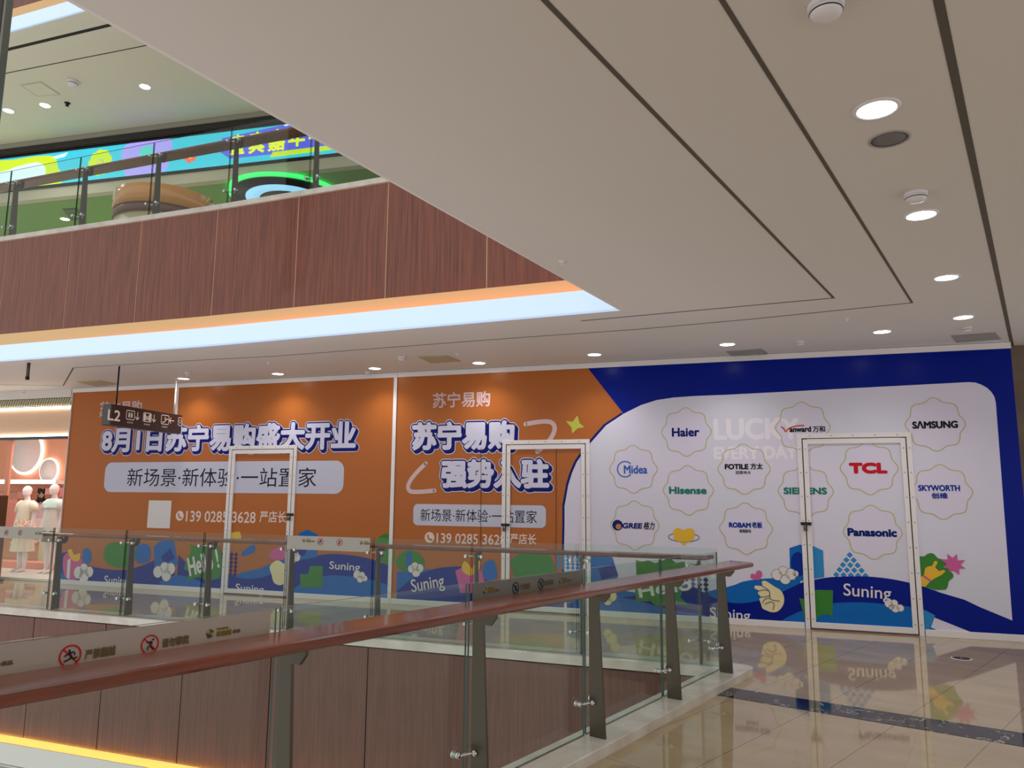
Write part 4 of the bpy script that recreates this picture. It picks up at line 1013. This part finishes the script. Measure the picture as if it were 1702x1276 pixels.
# dark pylon hanging at the left edge
YC = 7.0; xc = at_plane(13, 100, (0, YC+.06, 0), Vector((0, 1, 0))).x
PF = Frame((xc-.26, YC, 0), (1, 0, 0), (0, 1, 0)); zlow = at_plane(4, 246, (0, YC-.2, 0), Vector((0, 1, 0))).z
dp = thing('hanging_shaft', 'dark metal clad hanging shaft in the void at the upper left edge', 'shaft', PF(0, 0, zlow))
m = MB(PF); m.box(-.3, .235, -.06, .06, zlow, zlow+6); m.build('cladding', mat('dark_cladding', (52, 42, 40), .35), dp, .02)
m = MB(PF); m.box(.235, .26, -.05, .05, zlow, zlow+6); m.build('metal_edge', mat('grey_edge', (120, 122, 116), .3, .6), dp)

# ================================================================== CLOTHES SHOP (left of the hoarding)
LAMPW = emit('white_tube', (255, 246, 236), 5); PEACH = mat('peach_panel', (226, 190, 160), .6); PINKW = noisy('pink_wall', (232, 168, 136), (226, 158, 126), (2, 2, 2), .7)
SX0 = -3.6
m = MB(HF); m.box(SX0, -.06, 0, .25, wp(20, 664)[1], ZC); tag(m.build('trim_9', CEIL), 'white band above the clothes shop', 'trim', kind='structure')
zg1, zg0 = wp(20, 665)[1], wp(20, 676)[1]
o = thing('air_grille', 'long slatted air grille above the clothes shop sign', 'air vent', HF(SX0/2, 0, zg0))
m = MB(HF); m.box(SX0, -.06, .02, .2, zg0, zg1); m.build('frame', mat('grille_olive', (126, 122, 96), .5), o)
m = MB(HF)
for k in range(60):
    x = SX0+.03+k*(-.09-SX0)/60; m.prism([(x, .0, zg0), (x+.025, .0, zg0), (x+.085, .0, zg1), (x+.06, .0, zg1)], [(x, .02, zg0), (x+.025, .02, zg0), (x+.085, .02, zg1), (x+.06, .02, zg1)])
m.build('slats', mat('slat_cream', (196, 190, 162), .5), o)
zp1, zp0 = wp(20, 679)[1], wp(20, 726)[1]
o = thing('shop_sign_panel', 'blank peach sign band with light lines above the clothes shop opening', 'sign', HF(SX0/2, 0, zp0))
m = MB(HF); m.box(SX0, -.06, .05, .25, zp0, zp1); m.build('panel', PEACH, o)
for z in (zp1-.02, zp0+.0):
    m = MB(HF); m.box(SX0, -.06, .02, .05, z, z+.035); m.build('light_line', LAMPW, o)
m = MB(HF); m.box(SX0, -.06, .0, .1, zp0-.05, zp0-.004); m.build('lower_edge', DARKF, o)
YB = 3.2
m = MB(HF); m.box(SX0-3, 1.5, YB, YB+.1, 0, 3.2); tag(m.build('wall_shop_back', PINKW), 'salmon pink back wall of the clothes shop', 'wall', kind='structure')
m = MB(HF); m.box(.45, .55, .1, YB, 0, 3.2); tag(m.build('wall_shop_side', PINKW), 'right side wall of the clothes shop', 'wall', kind='structure')
m = MB(HF); m.box(SX0-3, .45, .25, YB, 3.2, 3.25); tag(m.build('ceiling', mat('shop_white', (236, 228, 222), .6)), 'white ceiling of the clothes shop', 'ceiling', kind='structure')
area('shop_ceiling_light', HF(-1.5, 1.6, 3.1), (0, 0, math.radians(-18.93)), 3.2, 2.2, 62, (1, .95, .9))
area('shop_window_light', HF(-1.4, .35, zp0+.12), (math.radians(-28), 0, math.radians(-18.93)), 2.4, .3, 26, (1, .96, .93))
m = MB(HF); m.box(SX0, .4, .1, 1.5, 0, .05); o = tag(m.build('display_platform', mat('platform_white', (236, 230, 226), .25), bevel=.01), 'low white display platform under the two mannequins', 'platform')
m = MB(HF); m.box(SX0, .4, 1.2, 1.5, .05, .17); m.build('pink_plinth', mat('plinth_pink', (226, 146, 124), .5), o)
def bp(px, py, y=YB):
    q = at_plane(px, py, HF.o+HF.ey*y, HF.ey); l = HF.loc(q); return l[0], l[2]
def mirror(label, c, px, r):
    x, z = bp(*c); R = bp(c[0]+r, c[1])[0]-x
    o = thing('round_mirror', label, 'mirror', HF(x, YB-.06, z))
    m = MB(HF); m.lathe([(R*1.0, -.0), (R*1.0, -.04), (.01, -.042)], (x, YB-.05, z), 48, ax='y'); m.build('glass', mat('mirror_painted_reflection', (238, 228, 226), .6), o)  # pale reflection painted in as a matte colour, the face mirrors nothing
    m = MB(HF); m.lathe([(R*1.12, 0), (R*1.12, -.03), (R*1.0, -.03), (R*1.0, 0)], (x, YB-.04, z), 48, ax='y', cap=False); m.build('halo', emit('mirror_halo', (255, 244, 240), 2.2), o)
mirror('larger round mirror with a glowing white rim in the clothes shop', (47.5, 751), 0, 25)
mirror('smaller round mirror with a glowing white rim in the clothes shop', (85.5, 782), 0, 14)
xa, zz1 = bp(16, 802); xb, _ = bp(118, 802)
o = thing('light_shelf', 'glowing white shelf over the clothes rail in the shop', 'shelf', HF((xa+xb)/2, YB-.2, zz1))
m = MB(HF); m.box(xa, xb, YB-.4, YB-.002, zz1-.03, zz1+.05); m.build('board', WHITE, o)
m = MB(HF); m.box(xa, xb, YB-.43, YB-.4, zz1-.02, zz1+.06); m.build('light_strip', LAMPW, o)
zr = bp(60, 817.5)[1]; ROSE = mat('rose_rail', (190, 110, 90), .3, .4)
o = thing('clothes_rail', 'thin rose coloured clothes rail along the shop back wall', 'clothes rail', HF((xa+xb)/2, YB-.2, zr))
m = MB(HF); m.tube([HF.loc(HF(xa, YB-.22, zr)), HF.loc(HF(xb, YB-.22, zr))], .012, 8); m.build('bar', ROSE, o)
for x in (xa+.03, (xa+xb)/2, xb-.05):
    m = MB(HF); m.tube([(x, YB-.22, zr), (x, YB-.0, zr)], .01, 8); m.build('bracket', ROSE, o)
def garment(name, label, cat, px, py0, py1, wpx, col, kind, group=None):
    x, z1 = bp(px, py0, YB-.22); _, z0 = bp(px, py1, YB-.22); wd = (bp(px+wpx, py0, YB-.22)[0]-x)/2
    o = thing(name, label, cat, HF(x, YB-.22, zr), group); c = mat(name+'_cloth_%d_%d_%d' % col, col, .8)
    m = MB(HF); m.tube([(x, YB-.22, zr+.005), (x, YB-.22, zr-.03), (x-wd*.8, YB-.22, z1-.01)], .006, 6); m.tube([(x, YB-.22, zr-.03), (x+wd*.8, YB-.22, z1-.01)], .006, 6); m.build('hanger', CHROME, o)
    m = MB(HF); R = []
    if kind == 'top':
        for k in range(9):
            t = k/8; R.append([(x+wd*(1-.25*math.sin(t*PI)*(.6))*math.cos(a)*(1+.05*math.sin(3*a)), YB-.22+.05*math.sin(a)*(1+.3*math.sin(5*a)), z1+(z0-z1)*t) for a in (2*PI*j/24 for j in range(24))])
        m.rings(R)
    else:
        for sgn in (-1, 1):
            m.lathe([(.005, -.05), (wd*.28, -.045), (wd*.45, -.02), (wd*.5, 0)], (x+sgn*wd*.5, YB-.2, (z0*.75+z1*.25)), 20, ax='y')
            m.tube([(x+sgn*wd*.85, YB-.22, z1), (x+sgn*wd*.6, YB-.22, z0*.6+z1*.4)], .012, 6)
        m.box(x-wd, x+wd, YB-.2, YB-.18, z0, z0+.03)
    m.build('fabric', c, o)
garment('bralette', 'black bralette hanging highest on the shop rail', 'bra', 70, 811, 818, 15, (30, 26, 28), 'bra')
garment('bralette', 'black bralette hanging lower, between the two mannequins', 'bra', 68, 823, 833, 14, (28, 24, 26), 'bra')
garment('hanging_blouse', 'pink top hanging between the mannequin heads', 'top', 82, 811, 822, 12, (232, 168, 160), 'top')
garment('hanging_blouse', 'pink floral top hanging at the far left of the shop rail', 'top', 24, 830, 880, 18, (226, 150, 140), 'top')
garment('hanging_blouse', 'deep pink top hanging right of the right mannequin', 'top', 106, 811, 826, 12, (226, 130, 130), 'top')
garment('lilac_dress', 'long lilac dress hanging between the two mannequins', 'dress', 67, 838, 895, 12, (216, 190, 206), 'top')
garment('coral_top', 'small coral top hanging behind the left mannequin', 'top', 36, 817, 829, 12, (214, 150, 128), 'top')
# mannequins
SKINW = mat('mannequin_white', (240, 236, 238), .35)
def mannequin(label, foot, headtop, lay):
    yb = .8; x, zf = (lambda q: (q[0], q[1]))(bp(foot[0], foot[1], yb)); zf = .17 if False else .05
    H = bp(headtop[0], headtop[1], yb)[1]-zf; k = H/1.78; x = bp(headtop[0], headtop[1], yb)[0]
    o = thing('mannequin', label, 'mannequin', HF(x, yb, zf))
    def P(a, b, c): return (x+a*k, yb+b*k, zf+c*k)
    def ell(cx, cy, z, rx, ry, n=24): return [P(cx+rx*math.cos(2*PI*j/n), cy+ry*math.sin(2*PI*j/n), z) for j in range(n)]
    m = MB(HF)
    m.rings([ell(0, .01, .80, .10, .08), ell(0, .01, .84, .155, .1), ell(0, .01, .92, .165, .105), ell(0, 0, 1.0, .14, .09), ell(0, 0, 1.08, .118, .08), ell(0, -.005, 1.2, .14, .095), ell(0, -.01, 1.3, .155, .1), ell(0, .0, 1.4, .17, .085), ell(0, .01, 1.45, .13, .07), ell(0, .01, 1.48, .06, .055), ell(0, .0, 1.56, .05, .05), ell(0, -.015, 1.57, .052, .06), ell(0, -.02, 1.6, .07, .085), ell(0, -.015, 1.68, .078, .1), ell(0, -.01, 1.73, .068, .088), ell(0, -.01, 1.77, .035, .045), ell(0, -.01, 1.78, .006, .008)])
    for s in (-1, 1):
        m.tube([P(s*.09, .01, .9), P(s*.09, .005, .7), P(s*.088, 0, .5), P(s*.08, .01, .42), P(s*.078, .02, .28), P(s*.07, .015, .1), P(s*.07, 0, .05)], [.09*k, .08*k, .06*k, .048*k, .052*k, .034*k, .034*k], 16)
        m.tube([P(s*.07, .04, .032), P(s*.072, -.04, .037), P(s*.075, -.12, .03), P(s*.075, -.17, .02)], [.03*k, .036*k, .029*k, .016*k], 12)
        m.tube([P(s*.14, .01, 1.42), P(s*.19, .01, 1.37), P(s*.215, .01, 1.2), P(s*.225, 0, 1.1), P(s*.23, -.03, .95), P(s*.228, -.05, .85)], [.05*k, .052*k, .042*k, .036*k, .032*k, .024*k], 14)
        m.tube([P(s*.228, -.05, .86), P(s*.228, -.055, .8), P(s*.226, -.06, .765)], [.024*k, .036*k, .03*k], 10)
        for j, (dy, ln) in enumerate(((-.09, .075), (-.072, .09), (-.054, .085), (-.036, .068))): m.tube([P(s*.226, dy, .78), P(s*.222, dy-.005, .78-ln*.5), P(s*.212, dy-.002, .78-ln)], [.0105*k, .009*k, .007*k], 8)
        m.tube([P(s*.22, -.085, .82), P(s*.205, -.1, .78), P(s*.2, -.1, .75)], [.012*k, .01*k, .008*k], 8)
    b = m.build('body', SKINW, o)
    rm = b.modifiers.new('one_surface', 'REMESH'); rm.mode = 'VOXEL'; rm.voxel_size = .0095; rm.use_smooth_shade = True
    def wavy(z, rx, ry, amp, nf, n=64): return [P((rx+amp*math.sin(nf*a))*math.cos(a), (ry+amp*math.sin(nf*a))*math.sin(a), z) for a in (2*PI*j/n for j in range(n))]
    def sleeves(mm, r=.075):
        for s in (-1, 1): mm.tube([P(s*.13, .005, 1.43), P(s*.19, .01, 1.38), P(s*.225, .01, 1.24)], [.06*k, r*k, r*1.1*k], 16)
    if lay == 'dress':
        m = MB(HF); m.rings([wavy(1.08, .16, .12, .002, 8), wavy(1.25, .165, .12, .002, 8), wavy(1.35, .172, .118, 0, 8), wavy(1.42, .17, .1, 0, 8), wavy(1.46, .12, .085, 0, 8)], cap=False); sleeves(m, .08); m.build('cream_blouse', mat('cream_cloth', (240, 236, 214), .8), o)
        m = MB(HF); m.rings([wavy(.82, .29, .2, .012, 11), wavy(.95, .23, .16, .008, 11), wavy(1.08, .165, .125, .003, 11)], cap=False); m.build('floral_ruffle', noisy('floral_cloth', (240, 226, 206), (216, 160, 136), (22, 22, 22), .8, 3, .45, .6), o)['label'] = 'floral ruffled peplum'
        m = MB(HF); m.rings([wavy(.42, .25, .19, .014, 12), wavy(.65, .22, .16, .01, 12), wavy(.9, .18, .13, .004, 12)], cap=False); m.build('cream_skirt', MATS['cream_cloth'], o)
    else:
        m = MB(HF); m.rings([wavy(.84, .24, .16, .008, 9), wavy(1.0, .21, .145, .005, 9), wavy(1.2, .19, .135, .003, 9), wavy(1.34, .185, .12, 0, 9), wavy(1.42, .175, .1, 0, 9), wavy(1.46, .11, .08, 0, 9)], cap=False); sleeves(m, .085); m.build('white_shirt', mat('white_cloth', (228, 230, 224), .8), o)
        m = MB(HF); m.rings([wavy(1.3, .205, .15, .004, 7), wavy(1.38, .2, .125, .002, 7), wavy(1.45, .14, .1, 0, 7), wavy(1.49, .075, .07, 0, 7)], cap=False); m.build('aqua_collar', mat('aqua_cloth', (202, 230, 226), .8), o)['label'] = 'pale aqua sailor collar'
        m = MB(HF)
        for s in (-1, 1): m.rings([[P(s*.1+.1*math.cos(a), .1*math.sin(a), z) for a in (2*PI*j/20 for j in range(20))] for z in (.62, .75, .9)])
        m.build('grey_shorts', mat('grey_cloth', (150, 150, 146), .8), o)
    return o
mannequin('left shop mannequin in a cream blouse with a floral ruffle', (40, 950), (47.5, 807), 'dress')
mannequin('right shop mannequin in a white shirt with a pale aqua collar', (92, 955), (92.5, 804), 'shirt')
# small furniture behind the mannequins
x, z = bp(72, 905, 2.2)
o = thing('cabinet', 'pale wooden cabinet behind the mannequins', 'cabinet', HF(x+.35, 2.2, 0)); x += .12
m = MB(HF); m.box(x, x+.9, 2.0, 2.45, .06, .78); m.build('carcass', mat('pale_wood', (226, 208, 170), .5), o, .006)
m = MB(HF); m.box(x-.02, x+.92, 1.98, 2.47, .78, .81); m.build('top', WHITE, o, .004)
for k in range(2):
    m = MB(HF); m.box(x+.02+k*.44, x+.43+k*.44, 1.985, 2.0, .1, .75); m.build('door', MATS['pale_wood'], o, .004)
m = MB(HF); m.box(x+.03, x+.87, 2.03, 2.42, 0, .06); m.build('plinth', DARKF, o)
x, z = bp(43, 930, 1.95)
o = thing('swivel_chair', 'office swivel chair with a dark star base behind the left mannequin', 'chair', HF(x, 1.95, 0))
m = MB(HF)
for k in range(5):
    a = 2*PI*k/5; m.tube([(x, 1.95, .1), (x+.28*math.cos(a), 1.95+.28*math.sin(a), .06)], [.025, .015], 8); m.lathe([(.025, -.015), (.025, .015)], (x+.28*math.cos(a), 1.95+.28*math.sin(a), .027), 12, ax='y')
m.tube([(x, 1.95, .08), (x, 1.95, .44)], .025, 10); m.build('star_base', BLK2, o)
m = MB(HF); m.box(x-.22, x+.22, 1.73, 2.17, .44, .51); m.build('seat', mat('seat_pink', (226, 196, 190), .8), o, .02)
m = MB(HF); m.box(x-.2, x+.2, 2.15, 2.2, .6, .95); m.tube([(x, 2.15, .46), (x, 2.24, .52), (x, 2.22, .7)], .018, 8); m.build('backrest', MATS['seat_pink'], o, .015)
# pink door frame and dark pylon at the left edge
xl = wp(14, 800, .06)[0]
m = MB(HF); m.box(xl-.1, xl, .06, .1, 0.05, zp0-.05); tag(m.build('trim_10', mat('pink_frame', (238, 160, 130), .5)), 'pink frame of the clothes shop opening', 'trim', kind='structure')
py = -.45; xr, zt = (lambda l: (l[0], l[2]))(HF.loc(at_plane(14.5, 823, HF.o+HF.ey*(py+.3), HF.ey)))
o = thing('information_pylon', 'dark brown pylon standing at the far left edge beside the clothes shop', 'pylon', HF(xr-.3, py+.15, 0))
m = MB(HF); m.box(xr-.62, xr, py, py+.3, .04, zt); m.build('body', mat('pylon_brown', (70, 52, 34), .4), o, .006)
m = MB(HF); m.box(xr-.66, xr+.03, py-.04, py+.34, 0, .04); m.build('base', DARKF, o)

# ================================================================== LOWER FLOOR (a glimpse at the bottom left)
m = MB(); m.slab([far(3, 19), far(3, -2), far(3.1, -2), far(3.1, 19)], -FF, -1.74)
tag(m.build('wall_lower_shop', mat('lower_shop_wall', (200, 196, 200), .5)), 'pale shopfront wall of the floor below', 'wall', kind='structure')
m = MB(); m.slab([far(-.2, 19), far(-.2, -2), far(3, -2), far(3, 19)], -1.75, -1.73)
tag(m.build('ceiling', CEIL), 'ceiling of the floor below', 'ceiling', kind='structure')
m = MB(); m.slab([far(-.5, 19), far(-.5, -2), far(8, -2), far(8, 19)], -FF-.1, -FF)
tag(m.build('floor', mat('lower_tile', (176, 160, 134), .15)), 'floor of the level below', 'floor', kind='structure')
q0, q1 = fs(8, 1268), fs(60, 1268)
o = thing('pink_banner', 'pink lit banner just below the slab edge at the bottom left corner', 'banner', tuple(far(.12, q1[0]))+(-2.2,))
m = MB(FFR); m.box(q1[0]-.4, q0[0], -.16, -.12, -2.3, -1.775); m.build('panel', emit('pink_light', (226, 140, 226), .8), o)
m = MB(FFR); m.box(q1[0]-.42, q0[0]+.02, -.17, -.11, -2.33, -2.3); m.build('bottom_bar', WHITE, o)
